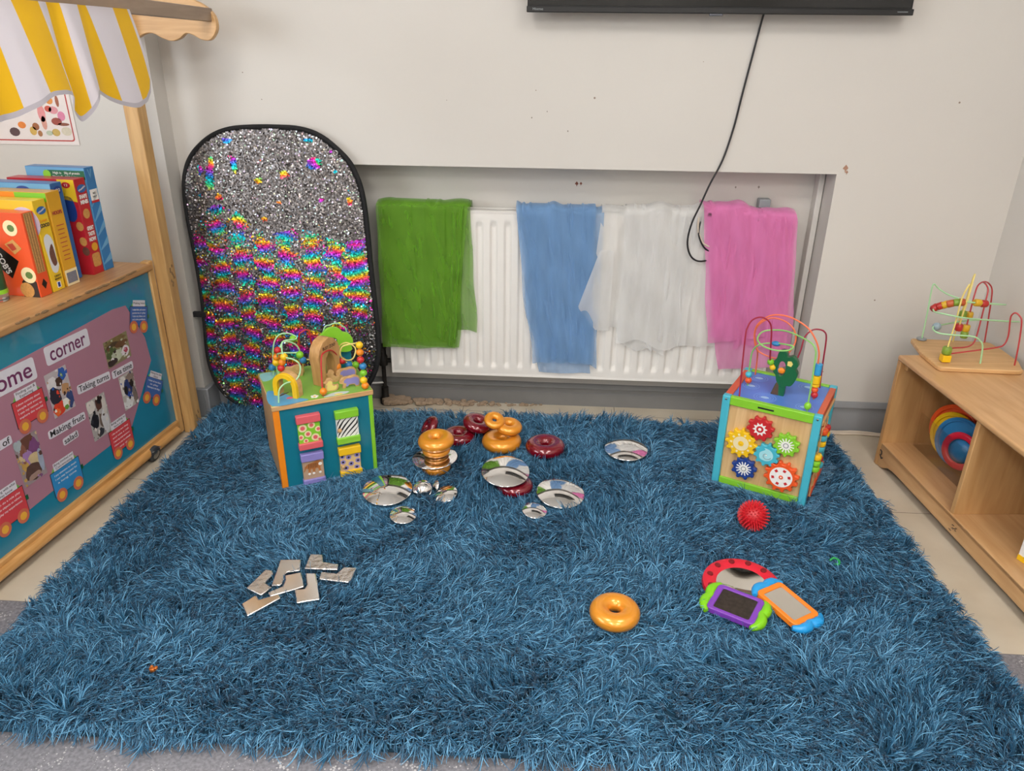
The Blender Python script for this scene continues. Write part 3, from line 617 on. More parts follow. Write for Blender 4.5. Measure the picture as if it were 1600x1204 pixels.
def wagon(y, z, wd, ht, col, rot, title, lines, wy=.30):
    T = FT(y, z, .0, rot)
    b = MB(); b.prism(disc_poly(wd * .46, 20, 0, ht * .42, ht * .42), 0, .0005, T=T); c = obj('wagon_label', b, M['paperlime'], stall)
    b = MB(); b.prism([(-wd / 2 - .002, -ht / 2 - .002), (wd / 2 + .002, -ht / 2 - .002), (wd / 2 + .002, ht / 2 + .002), (-wd / 2 - .002, ht / 2 + .002)], .0005, .0007, T=T)
    obj('outline', b, M['ink'], c)
    b = MB(); b.prism([(-wd / 2, -ht / 2), (wd / 2, -ht / 2), (wd / 2, ht / 2), (-wd / 2, ht / 2)], .0007, .0010, T=T); obj('wagon_body', b, M[col], c)
    b = MB(); b.prism([(-wd * .36, ht * .52), (wd * .36, ht * .52), (wd * .36, ht * .84), (-wd * .36, ht * .84)], .0008, .0011, T=T); obj('name_strip', b, M['card'], c)
    t = title.split('|')
    for i, s in enumerate(t): text('title_lettering', s, .0105, M['ink'], c, T @ Matrix.Translation((0, ht * (.68 + (len(t) - 1) * .075 - i * .15), .0012)), extrude=.0001, width=min(wd * .66, len(s) * .0052))
    for i, s in enumerate(lines): text('body_lettering', s, .0085, M['whiteink'], c, T @ Matrix.Translation((0, ht * (.34 - i * .17), .0012)), extrude=.0001, width=wd * .78 * min(1, len(s) / 20 + .3))
    for s in (-1, 1):
        b = MB(); b.prism(disc_poly(.0205, 22), .0010, .0014, T=T @ Matrix.Translation((s * wd * wy, -ht / 2 - .004, 0))); wh = obj('wheel', b, M['paperbrick'], c)
        b = MB(); b.prism(disc_poly(.0115, 18), .0014, .0017, T=T @ Matrix.Translation((s * wd * wy, -ht / 2 - .004, 0))); obj('wheel_centre', b, M['paperyellow'], wh)
    b = MB(); b.box((wd / 2 + .002, -ht * .1, .0005), (wd / 2 + .010, ht * .08, .0012), T=T); obj('coupling', b, M['darkgreen'], c)
M['paperlime'] = mat('green card', '6fae4e', rough=.5); M['paperbrick'] = mat('brick card', 'c46a4e', rough=.5); M['paperyellow'] = mat('yellow card', 'e0a83a', rough=.5)
M['wagonblue'] = mat('blue printed card', '3a62a4', rough=.5); M['wagonsky'] = mat('sky printed card', '2a86c4', rough=.5); M['wagonred'] = mat('red printed card', 'cc4048', rough=.5)
wagon(-.088, .494, .086, .062, 'wagonblue', -18, 'Making links', ['I make links and notice', 'patterns in play', 'I test my ideas out', 'and solve problems'])
wagon(-.088, .235, .090, .066, 'wagonblue', -34, 'Having my own|ideas', ['I think of new ideas', 'in play', 'I find ways to do things'])
wagon(-.288, .152, .104, .078, 'wagonred', 0, 'Being willing to|have a go', ['I like to try new things', 'and take a risk', 'I learn by trial and error', 'I show a can do attitude', 'every day'])
wagon(-.540, .153, .114, .074, 'wagonsky', -1, 'Being involved and|Concentrating', ['I pay attention to details', 'I can stay focused for', 'a long time'])
wagon(-.600, .405, .108, .072, 'wagonred', 0, 'Finding out &|Exploring', ['I show curiosity about', 'people and events', 'I use my senses to', 'explore the world'])
wagon(-.750, .178, .108, .078, 'wagonred', 0, 'Playing with what|they know', ['I can do a role play', 'I use objects as others', 'I play my experiences'])
def snapshot(y0, y1, z0, z1, bg, blobs, rot=0):
    """a printed snapshot: flat card with the picture's colour patches (x, y, rx, ry, colour) in card fractions"""
    wd, ht = y1 - y0, z1 - z0; T = FT((y0 + y1) / 2, (z0 + z1) / 2, 0, rot); b = MB()
    b.prism([(-wd / 2, -ht / 2), (wd / 2, -ht / 2), (wd / 2, ht / 2), (-wd / 2, ht / 2)], 0, .0006, T=T); ms = [mat('print ' + bg, bg, rough=.35, var=.15, scale=60)]; rn = random.Random(int(-y0 * 1000))
    for i, (x, y, rx, ry, c) in enumerate(blobs):
        ms.append(mat('print ' + c, c, rough=.35, var=.2, scale=60)); p = []
        for k in range(12):
            a = k * math.pi / 6; q = .8 + .35 * rn.random(); px = max(-.5, min(.5, x - .5 + rx * q * math.cos(a))); py = max(-.5, min(.5, y - .5 + ry * q * math.sin(a))); p.append((px * wd, py * ht))
        b.prism(p, .0006, .00065 + i * .00004, mi=i + 1, T=T)
    cols = [c for *_, c in blobs]
    for i in range(34):
        x, y = rn.random(), rn.random(); near = min(range(len(blobs)), key=lambda k: (blobs[k][0] - x) ** 2 + (blobs[k][1] - y) ** 2); mi = near + 1 if rn.random() < .45 else rn.randrange(len(ms)); q = .02 + .05 * rn.random(); p = []
        for k in range(7): a = k * .9; rr_ = q * (.6 + .8 * rn.random()); p.append((max(-.5, min(.5, x - .5 + rr_ * math.cos(a))) * wd, max(-.5, min(.5, y - .5 + rr_ * .8 * math.sin(a))) * ht))
        b.prism(p, .0011, .00115 + i * .000008, mi=mi, T=T)
    obj('snapshot', b, ms, stall)
snapshot(-.528, -.443, .336, .468, 'b7aeb2', [(.25, .72, .2, .2, 'd8d4d6'), (.75, .85, .18, .16, '2f5aa8'), (.55, .72, .16, .12, '4a332c'), (.25, .45, .28, .22, '2c2a38'), (.75, .5, .2, .14, 'b58a62'), (.3, .15, .3, .16, 'd8442c'), (.2, .1, .12, .08, 'e86a30'), (.85, .25, .18, .2, '3a4a7a'), (.62, .2, .16, .1, 'e4e2d8'), (.62, .1, .1, .06, '6a9a3c')])
snapshot(-.276, -.162, .384, .470, '8c8462', [(.5, .85, .5, .14, '7a6a42'), (.35, .75, .3, .1, '4a3c2a'), (.25, .5, .25, .22, '4e5e38'), (.7, .65, .25, .14, '6a4a32'), (.45, .3, .3, .2, 'b9bfa8'), (.8, .32, .18, .2, 'ddd6dc'), (.82, .34, .09, .1, 'b0405a'), (.2, .15, .2, .14, '3e3230')])
snapshot(-.244, -.172, .223, .340, 'b4aea8', [(.2, .7, .25, .3, 'd8d4d0'), (.7, .8, .3, .2, '8a7a70'), (.5, .6, .32, .24, '2c3a6a'), (.3, .55, .14, .12, '2a2420'), (.75, .65, .14, .12, '2a2420'), (.5, .38, .14, .1, '2a4a9a'), (.3, .15, .4, .16, 'dcdcdc'), (.85, .3, .14, .3, '7c7068')])
snapshot(-.404, -.319, .195, .326, 'aaa6a4', [(.2, .85, .24, .16, 'd4cec8'), (.6, .82, .18, .2, '5a3c34'), (.62, .9, .1, .1, '2a1e1c'), (.25, .45, .22, .2, '1f1d22'), (.6, .4, .14, .18, '6a5a50'), (.75, .3, .2, .3, 'c8c8cc'), (.4, .12, .2, .1, '3a3a40'), (.85, .7, .1, .25, 'c8c2bc')])
snapshot(-.687, -.603, .204, .340, '97898c', [(.55, .85, .35, .16, '6a4438'), (.3, .75, .16, .14, '8a5a4a'), (.75, .7, .22, .2, '7a4a78'), (.4, .55, .24, .14, 'a07ab0'), (.25, .4, .16, .1, 'c09a50'), (.7, .45, .3, .14, 'c9b48a'), (.5, .2, .4, .18, '5a4038'), (.5, .12, .3, .07, 'a08478'), (.9, .35, .12, .24, '9aa4b8'), (.15, .9, .16, .12, 'a4b0b4')])
snapshot(-.80, -.712, .395, .455, '55505a', [(.6, .5, .3, .3, '7a7078'), (.3, .4, .2, .2, '3a3438')])
# canopy post, gable board, front beam and awning belong to the stall
b = MB(); b.box((-.0, .035, 0.0), (.047, .082, 1.50)); obj('canopy_post', b, M['pine'], stall, bevel=.003)
b = MB(); rn = random.Random(4)
for i in range(9):
    b.sphere((.047, .05 + rn.random() * .02, .560 + i * .008), .0045, n=6, sq=(.5, 1, 1.4)); b.sphere((.047, .05 + rn.random() * .02, .03 + i * .006), .004, n=6, sq=(.5, 1, 1.4))
tag(obj('post_chips', b, M['rawchip'], stall), kind='stuff')
gp = smooth_path([(-.46, 1.46, 0), (.15, 1.46, 0), (.245, 1.432, 0), (.290, 1.412, 0), (.316, 1.385, 0), (.318, 1.350, 0), (.296, 1.322, 0), (.268, 1.321, 0), (.240, 1.334, 0), (.218, 1.338, 0), (.196, 1.324, 0), (.168, 1.317, 0), (.138, 1.325, 0), (.112, 1.337, 0), (.085, 1.336, 0), (.05, 1.322, 0), (.01, 1.318, 0), (-.04, 1.336, 0), (-.10, 1.32, 0), (-.46, 1.32, 0)], 4)
b = MB(); b.prism([(p.x, p.y) for p in gp], 0, .018, T=Matrix(((1, 0, 0, 0), (0, 0, 1, .083), (0, 1, 0, 0), (0, 0, 0, 1)))); obj('gable_board', b, M['woodx'], stall, bevel=.002)
b = MB()
def loc_of(x, y, z):
    dx, dy = x + 1.355, y - 2.34; return Vector((dx * .9953 - dy * .0971, dx * .0971 + dy * .9953, z))
B1, B2 = loc_of(-1.062, 2.405, 1.388), loc_of(-1.10, 1.15, 1.402)
dv = (B2 - B1); L_ = dv.length; T = frame(B1, dv, (0, 0, 1)); b.box((0, -.018, -.022), (L_, .018, .0), T=T); obj('front_beam', b, M['beam'], stall, bevel=.002)
# awning cloth, gathered along the beam
def stripes_mat():
    m = bpy.data.materials.new('yellow and white awning cloth'); m.use_nodes = True; nt = m.node_tree; N = nt.nodes; L = nt.links; b = N['Principled BSDF']; b.inputs['Roughness'].default_value = .6
    uv = N.new('ShaderNodeUVMap'); uv.uv_map = 'cloth'; sp = N.new('ShaderNodeSeparateXYZ'); L.new(uv.outputs[0], sp.inputs[0])
    fr = N.new('ShaderNodeMath'); fr.operation = 'FRACT'; L.new(sp.outputs['X'], fr.inputs[0]); g = N.new('ShaderNodeMath'); g.operation = 'GREATER_THAN'; g.inputs[1].default_value = .5; L.new(fr.outputs[0], g.inputs[0])
    h = N.new('ShaderNodeMath'); h.operation = 'LESS_THAN'; h.inputs[1].default_value = .05; L.new(sp.outputs['Y'], h.inputs[0])
    no = N.new('ShaderNodeTexNoise'); no.inputs['Scale'].default_value = 400; tc = N.new('ShaderNodeTexCoord'); L.new(tc.outputs['Object'], no.inputs[0])
    m1 = N.new('ShaderNodeMix'); m1.data_type = 'RGBA'; m1.inputs['A'].default_value = lin('d9d3da'); m1.inputs['B'].default_value = lin('eab712'); L.new(g.outputs[0], m1.inputs['Factor'])
    m2 = N.new('ShaderNodeMix'); m2.data_type = 'RGBA'; m2.inputs['B'].default_value = lin('b9b4bc'); L.new(m1.outputs['Result'], m2.inputs['A']); L.new(h.outputs[0], m2.inputs['Factor']); L.new(m2.outputs['Result'], b.inputs['Base Color'])
    tr = N.new('ShaderNodeBsdfTranslucent'); L.new(m2.outputs['Result'], tr.inputs[0]); ms = N.new('ShaderNodeMixShader'); ms.inputs[0].default_value = .2; L.new(b.outputs[0], ms.inputs[1]); L.new(tr.outputs[0], ms.inputs[2]); L.new(ms.outputs[0], N['Material Output'].inputs[0])
    bp = N.new('ShaderNodeBump'); bp.inputs['Strength'].default_value = .1; L.new(no.outputs[0], bp.inputs['Height']); L.new(bp.outputs[0], b.inputs['Normal'])
    return m
ay0, ay1 = -.38, -1.25     # along the stall, local y
XA = .262
# cloth parameter s in stripe units from the free edge; gathered along the beam, opening towards the hem
SK = [0, .06, .35, .85, 1.35, 1.85, 2.35, 2.85, 3.35, 3.85, 4.35, 5, 6, 8]
YT = [1.947, 1.935, 1.872, 1.762, 1.735, 1.670, 1.636, 1.605, 1.515, 1.44, 1.37, 1.28, 1.14, .86]
YBT = [1.985, 1.980, 1.928, 1.846, 1.747, 1.706, 1.690, 1.657, 1.555, 1.48, 1.41, 1.30, 1.14, .86]
ZK = [0, .04, .12, .25, .45, .65, .9, 1.2, 1.45, 1.65, 1.8, 1.95, 2.1, 2.3, 2.6, 3.0, 3.3, 3.6, 4.0, 4.4, 4.8, 5.4, 6.0, 6.8, 8]
ZB = [1.262, 1.225, 1.196, 1.176, 1.167, 1.166, 1.176, 1.198, 1.208, 1.200, 1.178, 1.150, 1.148, 1.168, 1.195, 1.212, 1.212, 1.197, 1.176, 1.172, 1.178, 1.21, 1.17, 1.21, 1.18]
FK = [0, .6, 1.1, 1.5, 1.75, 2.0, 2.3, 2.6, 3.1, 3.6, 4.1, 4.8, 5.6, 6.4, 8]
FO = [0, .008, -.006, .012, .018, -.018, -.024, -.006, .016, .020, -.006, .012, -.01, .012, 0]
sm = lambda t, K, V: float(np.mean([np.interp(t + d, K, V) for d in (-.08, -.04, 0, .04, .08)]))
def awn(u, v):
    s = u * 8; yt = sm(s, SK, YT) if s > .1 else float(np.interp(s, SK, YT)); yb = sm(s, SK, YBT) if s > .1 else float(np.interp(s, SK, YBT)); zb = float(np.interp(s, ZK, ZB)) if s < .3 else sm(s, ZK, ZB)
    e = v ** .9; z = 1.384 + (zb - 1.384) * v; yy = yt + (yb - yt) * ((1.384 - z) / .22) ** .9
    if s < .35: yy += .020 * math.sin(min(1, (1.384 - z) / .13) * math.pi / 2) * (1 - s / .35)
    p = loc_of(-1.046 + sm(s, FK, FO) * (.25 + 1.0 * v), yy, z); return (p.x, p.y, p.z)
NU, NV = 200, 30
b = MB(); b.grid(awn, NU, NV); o = obj('awning', b, stripes_mat(), stall, clean=False, angle=180)
uvl = o.data.uv_layers.new(name='cloth'); vi = np.zeros(len(o.data.loops), np.int32); o.data.loops.foreach_get('vertex_index', vi)
uu = (vi % (NU + 1)) / NU * 8; vv = 1 - (vi // (NU + 1)) / NV; uvl.data.foreach_set('uv', np.stack([np.where(uu < .06, 1.2, uu + .65), vv], 1).ravel().astype(np.float32))

# ------------------------------------------------------------------ food boxes on the stall
def food_box(name, label, cat, right, w, d, h, front, side, top=None, rot=STA, group=None):
    """right = world position of the bottom right front corner; front faces the camera end of the stall"""
    e_ = empty(name, label, cat, (right[0], right[1], .6462), rot, group)
    b = MB(); b.box((-w, 0, 0), (0, d, h)); obj('carton', b, [M[side] if isinstance(side, str) else side], e_, bevel=.0012)
    b = MB(); b.box((-w + .001, -.0006, .001), (-.001, .0002, h - .001)); ff = obj('front_print', b, M[front] if isinstance(front, str) else front, e_)
    return e_, ff
def on_front(e_, poly, m, k=1, name='printed_shape'):
    b = MB(); b.prism(poly, 0, .0004, T=frame((0, -.0006 - k * .0004, 0), (1, 0, 0), (0, 0, 1))); return obj(name, b, m if not isinstance(m, str) else M[m], e_)
def on_side(e_, poly, m, k=1, name='printed_shape'):
    b = MB(); b.prism(poly, 0, .0004, T=frame((.0001 + k * .0004, 0, 0), (0, 1, 0), (0, 0, 1))); return obj(name, b, m if not isinstance(m, str) else M[m], e_)
TS = lambda y, z, rot=0, k=1: frame((.0008 + k * .0004, y, z), (0, 1, 0), (0, 0, 1)) @ Matrix.Rotation(R(rot), 4, 'Z')
TF = lambda x, z, rot=0, k=1: frame((x, -.0012 - k * .0004, z), (1, 0, 0), (0, 0, 1)) @ Matrix.Rotation(R(rot), 4, 'Z')
rect = lambda x0, z0, x1, z1: [(x0, z0), (x1, z0), (x1, z1), (x0, z1)]
M['crorange'] = mat('orange print', 'e2552a', rough=.3, scale=8); M['cryellow'] = mat('yellow print', 'e8c22e', rough=.3); M['mustard'] = mat('mustard print', 'd9a12a', rough=.3)
M['biscuit'] = mat('biscuit print', 'c89250', rough=.5, var=.3, scale=200); M['bluebox'] = mat('blue print', '2f78b4', rough=.3); M['bluebox2'] = mat('pale blue print', '6aa4cc', rough=.3)
M['redbox'] = mat('red print', 'b92430', rough=.3); M['cocoa'] = mat('cocoa print', '6b4538', rough=.5, var=.3, scale=200); M['packblue'] = mat('pack blue', '3066a8', rough=.3)
# A orange cracker carton
A, fa = food_box('cracker_box', 'orange cracker carton at the near end of the row on the stall', 'box', (-1.462, 1.962), .155, .042, .238, 'crorange', 'crorange', rot=STA - .01)
for (x, z, r, c) in ((-.135, .200, .020, 'cream'), (-.044, .196, .022, 'cream'), (-.118, .018, .018, 'biscuit'), (-.040, .020, .022, 'biscuit'), (-.024, .064, .023, 'cream')):
    o = on_front(A, disc_poly(r, 20, x, z), c, 1, 'printed_cracker')
    if c == 'cream': on_front(o, disc_poly(r * .5, 10, x + .002, z, r * .45), mat('herb print', '5f7a3e', rough=.5, var=.5, scale=120), 2, 'topping')
on_front(A, [(-.075, .150), (-.045, .165), (-.024, .140), (-.050, .122)], 'biscuit', 1, 'printed_cracker')
on_front(A, [(-.068, .150), (-.048, .154), (-.040, .138), (-.055, .132)], mat('tomato print', 'b2402e', rough=.4), 2, 'topping')
o = on_front(A, [(-.155, .158), (-.103, .150), (-.044, .103), (-.078, .052), (-.155, .120)], mat('black print', '17130f', rough=.3), 1, 'brand_panel')
text('brand_lettering', "JACOB'S", .026, M['white'], o, TF(-.098, .105, -68, 2), offset=.0006, width=.085)
on_front(A, [(-.055, .0), (-.004, .0), (-.004, .045), (-.030, .062), (-.050, .045)], mat('dark print', '2e211c', rough=.4), 0.5)
o = on_side(A, rect(.006, .068, .036, .236), mat('stacked crackers print', 'b98a52', rough=.5, var=.5, scale=260), 1, 'printed_crackers')
for i in range(3): on_side(o, rect(.011 + i * .009, .07, .0125 + i * .009, .234), mat('cracker gap print', '7c5630', rough=.5), 2, 'cracker_edges')
on_side(A, [(.021, .020), (.031, .035), (.021, .050), (.011, .035)], mat('black print', '17130f'), 1, 'brand_mark')
# B yellow cereal
B_, fb = food_box('cereal_box', 'yellow cocoa cereal carton standing behind the orange cracker carton', 'box', (-1.458, 2.012), .185, .048, .262, 'cryellow', 'cryellow', rot=STA + .01)
on_front(B_, disc_poly(.045, 24, -.035, .20), mat('pale violet print', 'cfc3d8', rough=.3), 1, 'printed_badge')
o = on_side(B_, disc_poly(.018, 16, .026, .232, .011), 'packblue', 1, 'brand_badge'); text('brand_lettering', 'Weetabix', .008, M['white'], o, TS(.026, .232, 22, 2), width=.032)
text('lettering', 'COCO', .013, M['ink'], B_, TS(.026, .190, 0, 1), offset=.0005, width=.036); text('lettering', 'Crispy', .010, M['orange'], B_, TS(.024, .204, 8, 1), width=.028)
o = on_side(B_, sp2([(.008, .15), (.026, .165), (.042, .14), (.040, .09), (.043, .07), (.030, .052), (.014, .060), (.010, .10)], 3), mat('milk print', 'd9dcde', rough=.4), 1, 'printed_bowl')
on_side(o, sp2([(.018, .115), (.034, .135), (.038, .095), (.038, .078), (.026, .072), (.018, .09)], 3), 'cocoa', 2, 'printed_cereal')
text('lettering', 'GREAT', .008, M['ink'], B_, TS(.028, .043, 0, 1), width=.026); text('lettering', 'BREAKFAST', .008, M['ink'], B_, TS(.028, .034, 0, 1), width=.028)
on_side(B_, rect(.018, .008, .033, .026), 'white', 1, 'nutrition_mark'); on_side(B_, rect(.021, .010, .030, .024), 'navy', 2, 'nutrition_mark')
# C mustard
C_, fc = food_box('cereal_box', 'mustard yellow cereal carton, the third carton from the near end', 'box', (-1.452, 2.068), .185, .053, .275, 'mustard', 'mustard')
on_front(C_, rect(-.10, .250, -.001, .274), 'green', 1); on_front(C_, rect(-.185, .250, -.10, .274), 'orange', 1)
text('lettering', 'HOOPS', .014, mat('crimson print', 'a8353a'), C_, TS(.026, .215, 0, 1), offset=.0004, width=.038)
for i in range(9): on_side(C_, rect(.012 + .002 * (i % 2), .178 - i * .0125, .042 - .002 * (i % 3), .180 - i * .0125), mat('crimson print', 'a8353a'), 1, 'small_print')
on_side(C_, rect(.001, .001, .052, .048), 'cream', 1, 'barcode_panel'); on_side(C_, rect(.006, .008, .047, .040), mat('barcode', '787a86', rough=.5, scale=300, var=.3), 2, 'barcode')
# D blue
D_, fd = food_box('cereal_box', 'light blue cereal carton squeezed between the mustard and the red cartons', 'box', (-1.474, 2.1265), .20, .046, .290, 'bluebox2', 'packblue')
on_front(D_, disc_poly(.022, 20, -.09, .272, .010), 'navy', 1, 'printed_badge'); o = on_side(D_, disc_poly(.016, 16, .025, .268, .012), 'navy', 1, 'printed_badge'); text('lettering', 'O2', .012, M['white'], o, TS(.025, .268, 0, 2), width=.018)
# E red
E_, fe = food_box('cereal_box', 'red carton of mini biscuits standing in front of the big blue carton', 'box', (-1.445, 2.196), .22, .048, .292, 'redbox', 'redbox', rot=STA + .02)
on_front(E_, [(-.055, .291), (-.001, .291), (-.001, .225), (-.055, .235)], 'cryellow', 1); o = on_front(E_, disc_poly(.014, 14, -.028, .275, .009), 'redbox', 2, 'printed_badge'); text('lettering', '12', .010, M['white'], o, TF(-.028, .275, 0, 3), width=.010)
for (x, z, c) in ((-.012, .152, 'biscuit'), (-.012, .105, 'biscuit'), (-.010, .075, 'cocoa')): on_front(E_, disc_poly(.012, 12, x, z, .014), c, 1, 'printed_biscuit')
o = on_front(E_, sp2([(-.05, .235), (-.022, .24), (-.012, .21), (-.014, .18), (-.03, .165), (-.05, .18)], 3), 'navy', 1, 'printed_panel')
o = on_side(E_, disc_poly(.020, 18, .026, .262, .012), 'packblue', 1, 'brand_badge'); text('brand_lettering', 'Weetabix', .008, M['white'], o, TS(.026, .262, 20, 2), width=.034)
for i, s in enumerate(['SHARE', 'MINIS']): text('lettering', s, .016, M['white'], E_, TS(.025, .238 - i * .016, 0, 1), offset=.0006, width=.034)
for i, s in enumerate(['GREAT', 'TASTE', 'NOW!']): text('lettering', s, .016, M['white'], E_, TS(.026, .142 - i * .017, 0, 1), offset=.0006, width=.030)
on_side(E_, disc_poly(.015, 14, .024, .187, .015), 'biscuit', 1, 'printed_biscuit'); on_side(E_, disc_poly(.014, 14, .028, .084, .013), mat('gold print', 'dba02e'), 1, 'printed_badge'); on_side(E_, rr(.036, .042, .008), 'biscuit', 1, 'printed_biscuit').location = (0, .025, .044)
# F big blue
F_, ffz = food_box('cereal_box', 'largest blue carton at the far end of the row with pale sun rays', 'box', (-1.440, 2.250), .200, .042, .318, 'bluebox2', 'bluebox', rot=STA)
on_front(F_, rect(-.125, .283, -.001, .309), 'darkgreen', 1, 'printed_strip'); on_front(F_, disc_poly(.013, 14, -.128, .296), 'lime', 2, 'printed_badge')
text('lettering', 'High in', .010, M['white'], F_, TF(-.092, .301, 0, 2), width=.028); text('lettering', 'Vitamin D', .010, M['white'], F_, TF(-.092, .290, 0, 2), width=.034); text('lettering', '50g of protein', .010, M['white'], F_, TF(-.042, .301, 0, 2), width=.052); text('lettering', 'High in iron', .010, M['white'], F_, TF(-.045, .290, 0, 2), width=.042)
for i in range(5): on_side(F_, [(.0, .02 + i * .045), (.041, .03 + i * .052), (.041, .052 + i * .052), (.0, .024 + i * .045)], 'bluebox2', 1, 'printed_ray')
on_side(F_, [(.012, .312), (.020, .285), (.030, .312), (.026, .312), (.020, .294), (.016, .312)], 'bluebox2', 1, 'printed_mark')
o = on_side(F_, rect(.004, .218, .038, .252), 'white', 1, 'printed_panel'); text('lettering', 'NO', .009, M['ink'], o, TS(.021, .240, 0, 2), width=.012); text('lettering', 'SALT', .007, M['ink'], o, TS(.021, .230, 0, 2), width=.018); on_side(o, rect(.004, .212, .038, .219), 'redbox', 2, 'printed_strip')
# jar
j = empty('spice_jar', 'clear jar with a dark green label at the left edge on the stall top', 'jar', (-1.562, 1.925, .6462))
gl = mat('clear plastic', 'e8eef0', rough=.08, trans=.9, ior=1.45)
b = MB(); b.lathe([(0, 0), (.022, 0), (.026, .004), (.026, .12), (.02, .135), (.02, .14), (0, .14)], 28); obj('body', b, gl, j)
b = MB(); b.lathe([(.0265, .03), (.0265, .115)], 28); obj('label', b, mat('green label', '1f4a2c', rough=.4), j, clean=False)
b = MB(); b.lathe([(.0267, .022), (.0267, .034)], 28); obj('label_band', b, M['lime'], j, clean=False)
b = MB(); b.lathe([(0, .16), (.021, .16), (.022, .138), (0, .138)], 24); obj('lid', b, M['darkgreen'], j)
# poster behind
po = empty('food_poster', 'white food poster with a red border taped to the wall behind the stall', 'poster', (-1.608, 2.5205, .996))
b = MB(); b.box((-.42, -.001, 0), (0, 0, .30)); obj('sheet', b, mat('poster paper', 'e6dcd8', rough=.4), po)
b = MB(); b.ringprism(rr(.396, .276, .01), rr(.388, .268, .008), 0, .0004, T=frame((-.21, -.001, .15), (1, 0, 0), (0, 0, 1))); obj('red_border', b, mat('red ink', 'b8403a'), po)
for (x, z, rx, rz, c) in ((-.035, .044, .018, .014, 'd2c8b2'), (-.072, .040, .014, .012, 'c8a858'), (-.150, .044, .012, .014, 'd0a850'), (-.138, .058, .012, .012, '9a5a2c'), (-.128, .036, .008, .010, 'a87040'), (-.185, .062, .014, .011, 'e0802c'), (-.215, .040, .018, .014, '5a4040'),
                          (-.062, .075, .018, .012, '9a4030'), (-.040, .066, .020, .005, '8a4a30'), (-.042, .092, .013, .015, 'd880a0'), (-.065, .110, .016, .012, 'd89098'), (-.082, .114, .012, .010, 'c8503c'), (-.108, .100, .013, .028, 'e09090'), (-.106, .070, .009, .022, 'd89a88'), (-.072, .140, .012, .012, 'd88a38'), (-.046, .138, .006, .018, 'a05838'), (-.108, .132, .016, .012, 'c8c4b0'), (-.095, .038, .012, .008, 'b8c0a8')):
    b = MB(); b.prism(disc_poly(rx, 12, x, z, rz), 0, .0004, T=frame((0, -.001, 0), (1, 0, 0), (0, 0, 1))); obj('printed_food', b, mat('poster ' + c, c, rough=.4, var=.15, scale=100), po)
#@@PART3
# ------------------------------------------------------------------ activity cube with animal top (left)
def bead(parent, p, c, r=.0125, name='bead'):
    b = MB(); b.sphere(p, r, n=16); b2 = b; return obj(name, b2, M[c], parent)
def wire(parent, pts, c, r=.0024, name='wire', k=6):
    b = MB(); b.tube(smooth_path(pts, k), r, 8); return obj(name, b, M[c], parent)
cl = empty('activity_cube', 'teal and orange wooden activity cube with an animal bead maze on top', 'toy cube', (-.842, 1.993, 0), R(28.8), 'wooden activity cubes on the rug')
W_, D_L, Z0, Z1 = .302, .270, .022, .296
b = MB(); b.box((.0, .0, Z0), (W_, D_L, Z1)); obj('body', b, M['teal'], cl, bevel=.002)
b = MB(); b.box((-.005, -.003, Z0), (.015, .012, Z1)); obj('corner_strip', b, M['orange'], cl, bevel=.002)
b = MB(); b.box((W_ - .010, -.003, Z0), (W_ + .003, .012, Z1)); obj('corner_strip', b, M['lime'], cl, bevel=.002)
b = MB(); b.box((-.004, .012, Z0 + .02), (-.001, D_L - .01, Z1 - .01)); obj('side_panel', b, M['wood'], cl, bevel=.001)
b = MB(); b.box((-.007, -.006, Z1), (W_ + .006, D_L + .006, Z1 + .0165)); obj('top_tray', b, M['woodx'], cl, bevel=.002)
ZT = Z1 + .0165
b = MB(); b.prism([(-.004, -.003), (W_ + .003, -.003), (W_ + .003, D_L + .003), (-.004, D_L + .003)], ZT, ZT + .0012); tp = obj('top_picture', b, mat('meadow print', '86b94a', rough=.4, scale=14, var=.18), cl)
def flat(poly, z, m, parent, name='printed_shape', h=.0004): b = MB(); b.prism(poly, z, z + h); return obj(name, b, M[m] if isinstance(m, str) else m, parent)
zt = ZT + .0012
flat(sp2([(-.002, -.001), (.10, -.001), (.095, .015), (.07, .035), (.05, .07), (.03, .10), (-.002, .11)], 4), zt, mat('pond print', '58a2cc', rough=.3, scale=20, var=.15), tp, 'printed_pond')
flat(sp2([(.045, .035), (.06, .03), (.07, .035), (.055, .045)], 3), zt + .0004, 'coral', tp, 'printed_fish'); flat(sp2([(.03, .06), (.055, .075), (.06, .082), (.035, .072)], 3), zt + .0004, 'brown', tp, 'printed_log')
flat(sp2([(.155, -.001), (.215, -.001), (.235, .012), (.20, .022), (.17, .015)], 4), zt, mat('pale stone print', 'c2cfd2', rough=.4), tp, 'printed_stones'); flat(disc_poly(.014, 14, .20, .004, .006), zt + .0004, 'paleyellow', tp, 'printed_stone')
for i in range(5): flat(disc_poly(.005, 10, .128 + .008 * math.cos(i * 1.257), .018 + .008 * math.sin(i * 1.257)), zt, 'white', tp, 'printed_petal')
flat(disc_poly(.004, 10, .128, .018), zt + .0004, 'yellow', tp, 'printed_flower_centre')
flat(sp2([(.0, .20), (.03, .21), (.05, .26), (.0, .265)], 3), zt, mat('river print', '8cc4c4', rough=.4), tp, 'printed_river')
